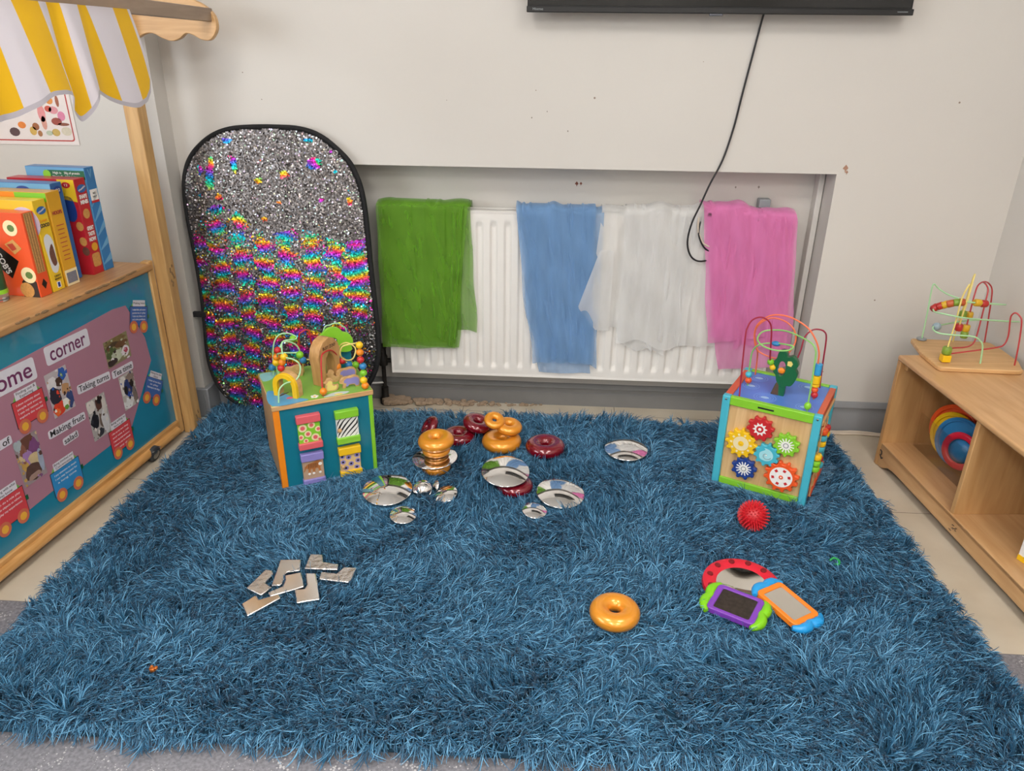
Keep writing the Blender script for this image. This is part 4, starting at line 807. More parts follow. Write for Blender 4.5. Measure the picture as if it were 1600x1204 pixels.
# four turning picture blocks on the front
def block(x0, x1, z0, z1, barc, facem, kind):
    fr = empty('picture_block', None, None, (0, 0, 0)); fr.parent = cl
    bh = .026
    b = MB(); b.box((x0, -.020, z1 - bh), (x1, .0, z1)); o1 = obj('top_bar', b, M[barc], fr, bevel=.002)
    b = MB(); b.box((x0, -.020, z0), (x1, .0, z0 + bh * .85)); obj('bottom_bar', b, M[barc], fr, bevel=.002)
    b = MB(); b.box((x0 + .003, -.013, z0 + bh * .85), (x1 - .003, 0, z1 - bh)); f = obj('picture_face', b, facem, fr)
    fz0, fz1, fx0, fx1 = z0 + bh * .9, z1 - bh * 1.02, x0 + .004, x1 - .004; yy = -.0131
    def on(poly, m, k=0): b = MB(); b.prism([(max(fx0, min(fx1, x)), max(fz0, min(fz1, z))) for x, z in poly], 0, .0003, T=frame((0, yy - k * .0003, 0), (1, 0, 0), (0, 0, 1))); return obj('printed_shape', b, M[m] if isinstance(m, str) else m, f)
    rn = random.Random(kind)
    if kind == 'dots':
        for (x, z, r) in ((.2, .75, .2), (.62, .85, .17), (.92, .6, .15), (.08, .3, .14), (.42, .42, .17), (.75, .2, .19), (.3, .08, .12), (.95, .05, .14)):
            X_, Z_ = fx0 + (fx1 - fx0) * x, fz0 + (fz1 - fz0) * z; q = (fx1 - fx0) * r
            on(disc_poly(q, 16, X_, Z_), 'cream', 0); on(disc_poly(q * .55, 14, X_, Z_), 'coral', 1)
    if kind == 'zebra':
        for i in range(8):
            o_ = -.6 + i * .24; p = []
            for t in range(6): a = t / 5; p.append((fx0 + (fx1 - fx0) * (o_ + a * .85 + .05 * math.sin(i + a * 5)), fz0 + (fz1 - fz0) * (a * 1.05)))
            for t in range(5, -1, -1): a = t / 5; p.append((fx0 + (fx1 - fx0) * (o_ + a * .85 + .05 * math.sin(i + a * 5) + .11 * math.sin(math.pi * (a * .8 + .1))), fz0 + (fz1 - fz0) * (a * 1.05)))
            p = [q for q in p]
            if max(q[0] for q in p) > fx0 and min(q[0] for q in p) < fx1: on(p, 'black', 0)
    if kind == 'giraffe':
        for (x, z) in ((.12, .55), (.42, .8), (.85, .85), (.25, .15), (.52, .38), (.88, .5), (.8, .1), (.1, .9)):
            X_, Z_ = fx0 + (fx1 - fx0) * x, fz0 + (fz1 - fz0) * z; on([(X_ + .0095 * math.cos(a), Z_ + .0085 * math.sin(a)) for a in (.3, 1.4, 2.4, 3.5, 4.6, 5.5)], 'purple', 0); on(disc_poly(.0036, 10, X_, Z_), 'black', 1)
    if kind == 'tiger':
        g = lambda L: [(fx0 + (fx1 - fx0) * x, fz0 + (fz1 - fz0) * z) for x, z in L]
        tm = mat('tiger print', 'b4713c', rough=.5, var=.2, scale=200)
        t_ = on(sp2(g([(.12, .62), (.2, .8), (.5, .88), (.72, .95), (.9, .9), (.95, .7), (.85, .55), (.88, .3), (.78, .25), (.74, .5), (.6, .5), (.56, .2), (.46, .2), (.46, .5), (.36, .5), (.34, .3), (.24, .3), (.24, .55)]), 3), tm, 0)
        on(g([(.1, .75), (.04, .5), (.0, .45), (.02, .4), (.08, .46), (.16, .66)]), tm, 0)
        for i in range(6): on(g([(.26 + i * .08, .58), (.29 + i * .08, .84), (.31 + i * .08, .82), (.285 + i * .08, .58)]), 'black', 1)
        on(disc_poly(.006, 10, *g([(.86, .74)])[0]), 'white', 1)
        for x in (.28, .5, .82): on(disc_poly(.0045, 8, *g([(x, .27)])[0]), 'white', 1)
    if kind in ('zebra', 'giraffe'):
        b = MB(); b.sphere((fx0 + (fx1 - fx0) * .1, -.017, fz0 + (fz1 - fz0) * (.4 if kind == 'zebra' else .3)), .007, n=12); obj('knob', b, M['wood'], fr)
block(.059, .133, .153, .270, 'coral', M['lime'], 'dots'); block(.178, .253, .147, .263, 'lime', M['white'], 'zebra')
block(.060, .131, .022, .136, 'purple', mat('tan print', 'b89a80', rough=.5), 'tiger'); block(.179, .251, .024, .132, 'yellow', mat('sand print', 'e0c088', rough=.5), 'giraffe')
# top furniture
def arch_poly(ro, ri, h, n=16):
    return [(ro * math.cos(math.pi * i / n), h + ro * math.sin(math.pi * i / n)) for i in range(n + 1)] + [(-ro, 0), (-ri, 0)] + [(-ri * math.cos(math.pi * i / n), h + ri * math.sin(math.pi * i / n)) for i in range(n + 1)] + [(ri, 0), (ro, 0)]
dA = Vector((.060, -.056, 0)).normalized()
b = MB(); b.prism(arch_poly(.042, .026, .036), 0, .012, T=frame((.053, .057, zt), dA, (0, 0, 1))); obj('yellow_arch', b, M['yellow'], cl, bevel=.001)
b = MB(); b.prism(arch_poly(.042, .026, .036), -.022, 0, T=frame((.053, .057, zt), dA, (0, 0, 1))); obj('wooden_arch', b, M['woodx'], cl, bevel=.001)
dZ = Vector((.80, .60, 0)).normalized()
T = frame((.190, .118, zt), dZ, (0, 0, 1))
b = MB(); o_ = arch_poly(.044, .020, .098)
b.prism([(-.044, 0), (-.046, .06), (-.052, .098), (-.044, .125), (-.026, .146), (0, .155), (.026, .146), (.044, .125), (.052, .098), (.046, .06), (.044, 0), (.022, 0), (.022, .06), (.016, .09), (0, .108), (-.016, .09), (-.022, .06), (-.022, 0)], -.020, .020, T=T); za = obj('zoo_arch', b, M['woodz'], cl, bevel=.0015)
text('arch_lettering', 'BUSY ZOO', .014, mat('burnt lettering', '4a2f1c'), za, T @ Matrix.Translation((0, .124, .0204)), offset=.0003, width=.058)
crown = [(.185, .435), (.203, .450), (.221, .465), (.246, .466), (.262, .456), (.270, .446), (.286, .440), (.299, .423), (.301, .405), (.294, .397), (.297, .381), (.281, .374), (.253, .379), (.233, .385), (.215, .406), (.201, .424)]
oc = sp2([(x - .243, z - .36) for x, z in crown], 3); n_ = len(oc)
hole = []
for i in range(n_):
    a = math.atan2(oc[i][1] - .056, oc[i][0] + .009); hole.append((-.009 + .0155 * math.cos(a), .056 + .015 * math.sin(a)))
Tt = frame((.243, .20, .36), (1, 0, 0), (0, 0, 1))
b = MB(); b.ringprism(oc, hole, -.006, .006, T=Tt); obj('tree_crown', b, M['lime'], cl, bevel=.001)
b = MB(); b.prism([(-.02, zt - .36), (.045, zt - .36), (.052, -.02), (.05, .03), (.02, .025), (-.02, .035), (-.025, 0)], -.004, .004, T=Tt @ Matrix.Translation((0, 0, -.012))); obj('tree_trunk', b, M['teal'], cl, bevel=.001)
def animal(pts, loc, col, patch, rz=0, th=.009, name='wooden_animal'):
    T = Matrix.Translation(loc) @ Matrix.Rotation(R(rz), 4, 'Z') @ frame((0, 0, 0), (1, 0, 0), (0, 0, 1)); b = MB(); b.prism(sp2(pts, 3), -th / 2, th / 2, T=T); a = obj(name, b, M['wood'], cl, bevel=.0008)
    if patch: b = MB(); b.prism(sp2([(x * .74 + patch[0], y * .70 + patch[1]) for x, y in pts], 3), th / 2, th / 2 + .0006, T=T); obj('painted_patch', b, M[col], a)
    return a
duck = [(-.018, .0), (.014, .0), (.022, .010), (.022, .020), (.012, .018), (.004, .026), (.006, .036), (-.002, .044), (-.012, .042), (-.017, .034), (-.024, .030), (-.017, .026), (-.020, .012)]
animal(duck, (.186, .040, zt), 'paleyellow', (0, .004))
hippo = [(-.028, 0), (-.018, 0), (-.014, .008), (.010, .008), (.014, 0), (.026, 0), (.030, .020), (.026, .034), (.010, .040), (-.008, .036), (-.020, .038), (-.034, .030), (-.036, .018), (-.026, .014)]
animal(hippo, (.250, .045, zt), 'purple', (.004, .006)); animal(hippo, (.255, .115, zt), 'purple', (.004, .006)); animal(duck, (.205, .105, zt), 'brown', None); animal(hippo, (.10, .20, zt), 'brown', None)
WL = dict(
 g1=[(.019,.015,.314),(.026,.022,.352),(.047,.029,.368),(.079,.036,.37),(.095,.043,.388),(.099,.05,.413),(.084,.057,.43),(.061,.064,.439),(.055,.071,.452),(.056,.078,.471),(.062,.085,.482),(.083,.092,.476),(.103,.099,.459),(.111,.106,.436),(.097,.113,.43),(.067,.12,.432),(.050,.15,.42),(.052,.18,.40),(.05,.2,.39),(.047,.2,.372),(.05,.21,.314)],
 g2=[(.039,.24,.314),(.045,.24,.379),(.053,.24,.423),(.068,.24,.447),(.087,.24,.453),(.111,.24,.447),(.126,.235,.434),(.115,.23,.431),(.085,.225,.433),(.069,.215,.42),(.06,.205,.40),(.054,.20,.36),(.05,.20,.314)],
 red=[(.153,.007,.314),(.157,.03,.353),(.167,.054,.423),(.185,.077,.432),(.209,.1,.425),(.228,.123,.399),(.235,.14,.365),(.236,.15,.314)],
 red2=[(.133,.26,.314),(.137,.26,.424),(.15,.26,.443),(.165,.26,.447),(.174,.26,.431),(.177,.26,.314)],
 y=[(.135,.22,.314),(.137,.21,.362),(.182,.2,.354),(.208,.19,.35),(.234,.18,.344),(.24,.17,.368),(.239,.16,.396),(.253,.15,.421),(.273,.14,.426),(.292,.13,.41),(.288,.12,.393),(.276,.11,.381),(.257,.1,.383),(.239,.09,.398),(.232,.08,.42),(.238,.07,.443),(.256,.06,.452),(.272,.05,.456),(.281,.035,.462),(.281,.02,.452),(.281,.02,.40),(.287,.018,.365),(.287,.01,.314)],
 c=[(.200,.24,.314),(.216,.24,.443),(.24,.24,.461),(.263,.24,.463),(.282,.24,.449),(.292,.24,.429),(.295,.24,.314)],
 b2=[(.249,.14,.368),(.269,.14,.355),(.291,.14,.346),(.292,.15,.314)])
for k, c in dict(g1='paleg', g2='paleg', red='red', red2='red', y='paleyellow', c='paleg', b2='paleyellow').items(): wire(cl, WL[k], c, .0024)
for p, c in [((.038,.24,.341),'blue'),((.057,.2,.413),'red'),((.058,.072,.438),'yellow'),((.051,.2,.39),'orange'),((.047,.2,.372),'yellow'),((.054,.1,.41),'orange'),((.049,.1,.391),'red'),((.115,.24,.431),'green'),((.11,.1,.426),'green'),((.135,.21,.362),'blue'),((.183,.2,.355),'orange'),((.199,.19,.355),'green'),((.213,.185,.353),'blue'),((.249,.14,.368),'red'),((.230,.13,.355),'orange'),((.269,.14,.35),'blue'),((.291,.14,.346),'green'),((.155,.010,.329),'orange'),
             ((.281,.02,.46),'yellow'),((.281,.02,.436),'orange'),((.281,.02,.411),'red'),((.287,.02,.388),'blue'),((.287,.02,.365),'green'),((.285,.015,.342),'yellow'),((.287,.01,.325),'orange')]:
    bead(cl, p, c, .0118)

# ------------------------------------------------------------------ activity cube with gears (right)
cr_ = empty('activity_cube', 'wooden activity cube with six coloured gears on its front and a blue top', 'toy cube', (.53, 2.155, 0), R(-27.2), 'wooden activity cubes on the rug')
W2, D2, H0, H1 = .296, .268, .022, .330
b = MB(); b.box((.012, .010, H0 + .01), (W2 - .012, D2 - .010, H1 - .014)); obj('plywood_body', b, wood('gear panel ply', 'c9a06c', 'dfbb88', axis=2, scale=5), cr_)
for x, y in ((0, 0), (W2 - .024, 0), (0, D2 - .024), (W2 - .024, D2 - .024)):
    b = MB(); b.box((x, y, H0 - .004), (x + .024, y + .024, H1 + .001)); p_ = obj('corner_post', b, M['lightblue'], cr_, bevel=.003)
    b = MB(); b.sphere((x + .012, y - .0005 if y == 0 else y + .0245, H1 - .010), .0035, n=10, sq=(1, .5, 1)); obj('screw', b, M['steel'], p_)
for z0, z1 in ((H1 - .028, H1), (H0, H0 + .022)):
    for y in (.002, D2 - .020): b = MB(); b.box((.024, y, z0), (W2 - .024, y + .018, z1)); obj('green_rail', b, M['lime'], cr_, bevel=.002)
    for x in (.002, W2 - .020):
        b = MB(); b.box((x, .024, z0), (x + .018 + (.004 if z0 > .1 and x < .1 else 0), D2 - .024, z1)); obj('orange_rail', b, mat('painted brick orange', 'cf5f3c', rough=.4, scale=20, var=.12), cr_, bevel=.002)
b = MB(); b.box((.110, .0005, H1 - .017), (.158, .003, H1 - .012)); obj('slot', b, M['black'], cr_, bevel=.0008)
b = MB(); b.box((.020, .020, H1 - .016), (W2 - .020, D2 - .020, H1 - .004)); tp2 = obj('top_panel', b, mat('pond blue print', '5580d2', rough=.3, scale=9, var=.25), cr_)
zz = H1 - .004
ri = mat('ripple print', '7aa6e6', rough=.3)
for (cx_, cy_, rs_) in ((.115, .062, (.034, .026, .018)), (.062, .205, (.028, .020)), (.055, .13, (.026, .018)), (.215, .215, (.030, .022, .013)), (.235, .055, (.026, .018))):
    for r_ in rs_: b = MB(); b.ringprism(disc_poly(r_, 28, cx_, cy_), disc_poly(r_ - .0014, 28, cx_, cy_), zz, zz + .0004); obj('printed_ripple', b, ri, tp2)
    flat(sp2([(cx_ - .013, cy_ - .004), (cx_ + .002, cy_ - .009), (cx_ + .013, cy_), (cx_ + .004, cy_ + .008), (cx_ - .008, cy_ + .006)], 3), zz, mat('pale ripple print', '9cc8ee', rough=.3), tp2, 'printed_fish')
def gear(x, z, r, teeth, c, kind, rot=0):
    T = frame((x, .010, z), (1, 0, 0), (0, 0, 1)) @ Matrix.Rotation(R(rot), 4, 'Z')
    g = MB(); g.prism(sp2(gear_poly(r, teeth), 2), .0, .016, T=T); o = obj('gear', g, M[c], cr_, bevel=.0018, angle=30)
    def lay(poly, m, k=0): b = MB(); b.prism(poly, .016 + k * .0005, .0165 + k * .0005, T=T); return obj('printed_motif', b, M[m] if isinstance(m, str) else m, o)
    if kind == 'star':
        lay([((r * (.56 if i % 2 == 0 else .36)) * math.cos(i * math.pi / 10), (r * (.56 if i % 2 == 0 else .36)) * math.sin(i * math.pi / 10)) for i in range(20)], 'white'); lay(disc_poly(r * .27, 18), c, 1); lay(disc_poly(r * .12, 14), 'white', 2)
    if kind == 'sun':
        lay(disc_poly(r * .50, 24), 'cream'); lay(disc_poly(r * .18, 16), 'yellow', 1)
        for i in range(10): a = i * .628; lay([(r * q * math.cos(a + d_), r * q * math.sin(a + d_)) for q, d_ in ((.56, -.12), (.70, -.09), (.70, .09), (.56, .12))], 'cream')
    if kind == 'burst':
        for i in range(14): a = i * .449; lay([(r * q * math.cos(a + d_), r * q * math.sin(a + d_)) for q, d_ in ((.3, -.17), (.62, -.07), (.62, .07), (.3, .17))], 'white')
        lay(disc_poly(r * .34, 18), 'white', 1); lay(disc_poly(r * .22, 16), 'grey', 2); lay(disc_poly(r * .15, 14), 'white', 3)
    if kind == 'swirl':
        lay(sp2([(r * .52, .1 * r), (.3 * r, .45 * r), (-.1 * r, .62 * r), (-.05 * r, .45 * r), (-.5 * r, .2 * r), (-.5 * r, -.3 * r), (0, -.52 * r), (.45 * r, -.3 * r)], 3), mat('pale aqua print', 'a4dce4', rough=.3))
        b = MB(); b.tube([(r * .07 * t * math.cos(t), r * .07 * t * math.sin(t), .0172) for t in [i * .25 for i in range(4, 24)]], .0008, 6, T=T); obj('printed_swirl', b, M['grey'], o)
    if kind == 'wheel':
        lay(disc_poly(r * .66, 28), 'white'); lay(disc_poly(r * .13, 14), c, 1)
        for i in range(6): a = i * 1.047; lay([(r * q * math.cos(a + d_), r * q * math.sin(a + d_)) for q, d_ in ((.40, -.2), (.56, -.16), (.56, .16), (.40, .2))], 'red', 1)
    b = MB(); b.sphere((x, -.0075, z), .0028, n=10, sq=(1, .5, 1)); obj('axle_pin', b, M['white'] if kind != 'sun' else M['yellow'], o)
gear(.128, .248, .041, 10, 'red', 'star', 8); gear(.078, .184, .049, 12, 'yellow', 'sun'); gear(.211, .215, .039, 10, 'lime', 'burst', 20)
gear(.159, .166, .039, 10, 'teal2' if 'teal2' in M else 'lightblue', 'swirl', 10); gear(.098, .099, .039, 9, 'navy', 'burst', 5); gear(.213, .104, .052, 12, 'orangered', 'wheel', 12)
# abacus discs on the right side
for (y, z, c) in ((.045, .262, 'orangered'), (.045, .241, 'lightblue'), (.045, .222, 'yellow'), (.045, .204, 'lightblue'), (.012, .190, 'yellow'), (.012, .170, 'lime'), (.012, .150, 'lime'), (.052, .165, 'red'), (.10, .25, 'red'), (.10, .23, 'yellow'), (.10, .12, 'lightblue')):
    b = MB(); b.lathe([(0, -.008), (.013, -.008), (.0145, -.005), (.0145, .005), (.013, .008), (0, .008)], 20, T=Matrix.Translation((W2 + .004, y + .01, z))); obj('abacus_disc', b, M[c], cr_)
for y in (.055, .022, .062, .11): b = MB(); b.tube([(W2 + .004, y, .05), (W2 + .004, y, .29)], .002, 8); obj('abacus_rod', b, M['wood'], cr_)
b = MB(); b.box((W2 - .01, .026, .290), (W2 + .003, D2 - .03, .300)); obj('abacus_rail', b, M['wood'], cr_, bevel=.002)
b = MB(); b.box((W2 - .01, .026, .045), (W2 + .008, D2 - .03, .070)); obj('abacus_rail', b, M['orangered'], cr_, bevel=.002)
WR = dict(
 red=[(.045,.027,.32),(.039,.034,.413),(.033,.042,.52),(.034,.049,.545),(.043,.056,.568),(.065,.064,.579),(.087,.071,.57),(.098,.078,.546),(.103,.085,.489),(.106,.093,.442),(.110,.1,.424),(.118,.105,.412),(.140,.110,.40)],
 orr=[(.043,.227,.32),(.043,.22,.378),(.043,.2,.422),(.032,.18,.475),(.037,.18,.512),(.071,.18,.543),(.112,.18,.543),(.144,.18,.523),(.157,.18,.491),(.151,.17,.458),(.129,.17,.427),(.098,.17,.419),(.051,.17,.433),(.036,.16,.476),(.04,.15,.522),(.068,.15,.556),(.101,.15,.568),(.145,.14,.568),(.192,.135,.548),(.221,.13,.517),(.237,.13,.48),(.24,.13,.446),(.244,.13,.39),(.247,.132,.32)],
 gr=[(.044,.128,.32),(.043,.12,.399),(.047,.11,.45),(.068,.1,.48),(.106,.12,.486),(.149,.1,.496),(.168,.09,.496),(.156,.07,.489),(.12,.06,.486),(.082,.07,.489),(.058,.1,.497),(.064,.13,.512),(.096,.14,.521),(.139,.12,.531),(.191,.08,.533),(.226,.04,.534),(.239,.03,.52),(.242,.03,.5),(.245,.03,.415),(.246,.031,.346),(.247,.031,.32)],
 red2=[(.247,.232,.32),(.243,.223,.408),(.24,.214,.497),(.232,.205,.522),(.214,.196,.529),(.197,.186,.525),(.182,.177,.503),(.179,.168,.464),(.174,.159,.434),(.169,.14,.411),(.160,.115,.395)])
for k, c in dict(red='maroonwire', orr='orangewire', gr='greenwire', red2='maroonwire').items(): wire(cr_, WR[k], c, .0025)
M['skydots'] = mat('blue dotted paint', '3a9cd0', rough=.35, scale=260, var=.3)
for p, c in (((.108,.1,.431),'green'),((.116,.104,.414),'yellow'),((.043,.125,.365),'lightblue'),((.044,.128,.343),'orangered'),((.245,.13,.358),'orangered'),((.247,.13,.341),'red')): bead(cr_, p, c, .0108)
b = MB(); b.sphere((.111, .12, .4855), .0105, n=16, sq=(1.35, 1, .75)); obj('bead', b, M['blue'], cr_)
b = MB(); b.sphere((.246, .031, .343), .0105, n=16, sq=(1, 1, 1.2)); obj('bead', b, M['lime'], cr_)
for z0, z1, r_, c in ((.408, .444, .0105, 'skydots'), (.380, .405, .0125, 'yellow'), (.370, .378, .0125, 'yellow')):
    b = MB(); b.lathe([(0, z0), (r_, z0), (r_, z1), (0, z1)], 20, T=Matrix.Translation((.244, .13, 0))); obj('cylinder_bead', b, M[c], cr_, bevel=.0008)
tr_ = [(.127,.466),(.139,.475),(.151,.470),(.156,.456),(.170,.461),(.184,.450),(.190,.434),(.184,.421),(.192,.406),(.188,.384),(.178,.365),(.164,.362),(.157,.355),(.142,.360),(.133,.374),(.128,.391),(.119,.402),(.122,.418),(.115,.432),(.124,.446)]
oc = sp2([(x - .15, z) for x, z in tr_], 3); hl = []
for x, z in oc: a = math.atan2(z - .416, x + .007); hl.append((-.007 + .012 * math.cos(a), .416 + .024 * math.sin(a)))
Tt = frame((.15, .11, 0), (1, 0, 0), (0, 0, 1))
b = MB(); b.ringprism(oc, hl, -.011, .011, T=Tt); tc_ = obj('tree_crown', b, M['darkgreen'], cr_, bevel=.0015)
b = MB(); b.prism([(-.028, .326), (-.020, .326), (.012, .326), (.013, .362), (-.010, .375), (-.018, .362)], -.010, .010, T=Tt); obj('tree_trunk', b, M['darkgreen'], cr_, bevel=.001)
b = MB(); b.prism([(-.027, .3265), (-.004, .3265), (-.008, .366), (-.014, .370)], .010, .0108, T=Tt); obj('painted_bark', b, M['brown'], cr_)
b = MB(); b.sphere((.014, -.0115, .434), .009, n=12, sq=(.8, .25, 1.1)); 
o = obj('painted_bird', MB().add([tuple(Tt @ Vector(v)) for v in [(.008, .430, .0112), (.020, .428, .0112), (.024, .438, .0112), (.018, .446, .0112), (.008, .444, .0112)]], [(0, 1, 2, 3, 4)]), M['paleyellow'], tc_)
b = MB(); b.sphere((.143, .104, .408), .010, n=12, sq=(1.2, .6, 1)); obj('wooden_bird', b, M['orange'], cr_)
b = MB(); b.sphere((.133, .106, .406), .009, n=12, sq=(1, .6, 1)); obj('wooden_bird', b, M['blue'], cr_)

# ------------------------------------------------------------------ low shelf on the right
SH = math.atan2(.0822, .9966)    # local x = into the unit (right), local y = away from the camera
sh = empty('shelf_unit', 'low maple shelf unit along the right wall with open bays', 'shelf', (1.135, 2.353, 0), SH)
LS, DS = 1.62, .335
b = MB(); b.box((-.004, -LS, .386), (DS, .012, .404)); obj('top', b, M['shelfwood'], sh, bevel=.006, seg=3)
b = MB(); b.prism([(-.002, 0), (.012, 0), (.022, .006), (DS - .01, .006), (DS - .01, .386), (-.002, .386)], 0, .018, T=Matrix(((1, 0, 0, 0), (0, 0, 1, -.008), (0, 1, 0, 0), (0, 0, 0, 1)))); obj('end_panel', b, M['shelfwoodz'], sh, bevel=.002)
b = MB(); b.prism([(-.002, 0), (.02, 0), (DS - .01, 0), (DS - .01, .386), (-.002, .386)], 0, .018, T=Matrix(((1, 0, 0, 0), (0, 0, 1, -LS), (0, 1, 0, 0), (0, 0, 0, 1)))); obj('end_panel', b, M['shelfwoodz'], sh, bevel=.002)
for yd in (-.443, -.96):
    b = MB(); b.box((.004, yd, .086), (DS - .012, yd + .017, .386)); obj('divider', b, M['shelfwoodz'], sh, bevel=.002)
b = MB(); b.prism([(-.008, .086), (-.008, .000), (-.030, .002), (-.052, .010), (-.075, .024), (-.11, .029), (-.15, .030), (-1.46, .030), (-1.50, .024), (-1.54, .010), (-1.58, .0), (-1.602, .0), (-1.602, .086)], 0, .018, T=Matrix(((0, 0, 1, 0), (1, 0, 0, 0), (0, 1, 0, 0), (0, 0, 0, 1)))); obj('kick_rail', b, M['shelfwood'], sh, bevel=.003)
b = MB(); b.box((.0, -LS + .018, .072), (DS - .01, -.008, .0865)); obj('bottom_shelf', b, M['shelfwood'], sh, bevel=.002)
b = MB(); b.box((DS - .012, -LS + .018, .0), (DS - .004, .008, .386)); obj('back_panel', b, M['shelfwoodz'], sh)
b = MB(); b.box((.015, -.028, .360), (.035, -.008, .386)); obj('corner_block', b, M['shelfwoodz'], sh, bevel=.002)
b = MB(); b.tube([(-.0015, -.014, .062), (-.0015, -.024, .060), (-.0015, -.026, .050), (-.0015, -.018, .046), (-.0015, -.030, .036), (-.0015, -.036, .042)], .002, 6); 
rn = random.Random(2)
for i in range(9): y = -.445 - rn.random() * .03; z = .040 + rn.random() * .022; b.tube([(-.0008, y, z), (-.0008, y - .006 * rn.random(), z + .006 * rn.random()), (-.0008, y - .008, z + .002)], .0007, 5)
obj('pen_marks', b, M['ink'], sh)
# acrylic front of a bin, and the coloured plates in it
ab = empty('acrylic_bin', 'clear acrylic bin in the first bay of the shelf holding coloured rings', 'bin', (1.135, 2.353, 0), SH)
ac = bpy.data.materials.new('clear acrylic'); ac.use_nodes = True; nt = ac.node_tree; N = nt.nodes; L = nt.links
tp_ = N.new('ShaderNodeBsdfTransparent'); tp_.inputs[0].default_value = (.95, .95, .94, 1); gy = N.new('ShaderNodeBsdfGlossy'); gy.inputs['Roughness'].default_value = .08; gy.inputs['Color'].default_value = (.9, .88, .85, 1)
ms_ = N.new('ShaderNodeMixShader'); ms_.inputs[0].default_value = .09; L.new(tp_.outputs[0], ms_.inputs[1]); L.new(gy.outputs[0], ms_.inputs[2]); L.new(ms_.outputs[0], N['Material Output'].inputs[0])
b = MB(); b.box((.098, -.422, .088), (.101, -.028, .212)); obj('front_panel', b, ac, ab)
b = MB(); b.box((.1005, -.422, .087), (.315, -.028, .090)); obj('base', b, ac, ab)
def plate(y, z, r, x, c, label, inner=None):
    p_ = empty('stacking_plate', label, 'plate', (0, 0, 0), 0, 'round plates in the acrylic bin'); nrm = Vector((-.86, -.46, .12)).normalized()
    wv = Matrix.Translation((1.135, 2.353, 0)) @ Matrix.Rotation(SH, 4, 'Z') @ Vector((x, -y, z)); p_.location = wv; p_.rotation_euler = nrm.to_track_quat('Z', 'Y').to_euler()
    b = MB(); b.lathe([(0, 0), (r * .82, 0), (r * .86, .004), (r * .97, .006), (r, .004), (r, -.002), (r * .9, -.004), (0, -.004)], 40); obj('disc', b, M[c], p_)
    b = MB(); b.torus(r * .86, .0018, 40, 8, T=Matrix.Translation((0, 0, .0045))); obj('raised_ring', b, M[c], p_)
    if inner: b = MB(); b.lathe([(0, .012), (r * .30, .012), (r * .42, .004), (r * .42, 0)], 30); obj('boss', b, M[inner], p_)
plate(.105, .182, .088, .175, 'orangered', 'orange round plate leaning at the back of the acrylic bin')
plate(.125, .173, .080, .162, 'yellow', 'yellow round plate showing below the orange one in the acrylic bin')
plate(.178, .178, .082, .150, 'blue', 'blue round plate leaning in front of the orange one in the acrylic bin')
pr = empty('stacking_plate', 'red ring with a blue centre, frontmost in the acrylic bin', 'plate', Matrix.Translation((1.135, 2.353, 0)) @ Matrix.Rotation(SH, 4, 'Z') @ Vector((.128, -.222, .172)), group='round plates in the acrylic bin', rot=Vector((-.86, -.46, .12)).normalized().to_track_quat('Z', 'Y').to_euler())
b = MB(); b.torus(.050, .011, 40, 12, flat=.5); obj('red_ring', b, mat('crimson plastic', 'd01838', rough=.3), pr)
b = MB(); b.lathe([(0, .010), (.020, .008), (.034, 0), (.036, -.004), (0, -.004)], 30); obj('blue_centre', b, M['blue'], pr)
bk = empty('picture_book', 'white and yellow box with navy lettering in the second bay of the shelf', 'box', (1.246, 1.708, .0875), R(-68))
b = MB(); b.box((0, 0, 0), (.20, .035, .20)); obj('carton', b, M['white'], bk, bevel=.001)
b = MB(); b.box((-.0006, -.0006, .0), (.20, .0, .016)); obj('yellow_band', b, M['yellow'], bk)
b = MB(); b.box((.016, -.0007, .014), (.16, -.0001, .062)); pnl = obj('navy_panel', b, mat('navy print', '2a2560', rough=.4), bk)
text('lettering', 'Shape Builder', .022, M['white'], pnl, frame((.09, -.0009, .036), (1, 0, 0), (0, 0, 1)), width=.13)

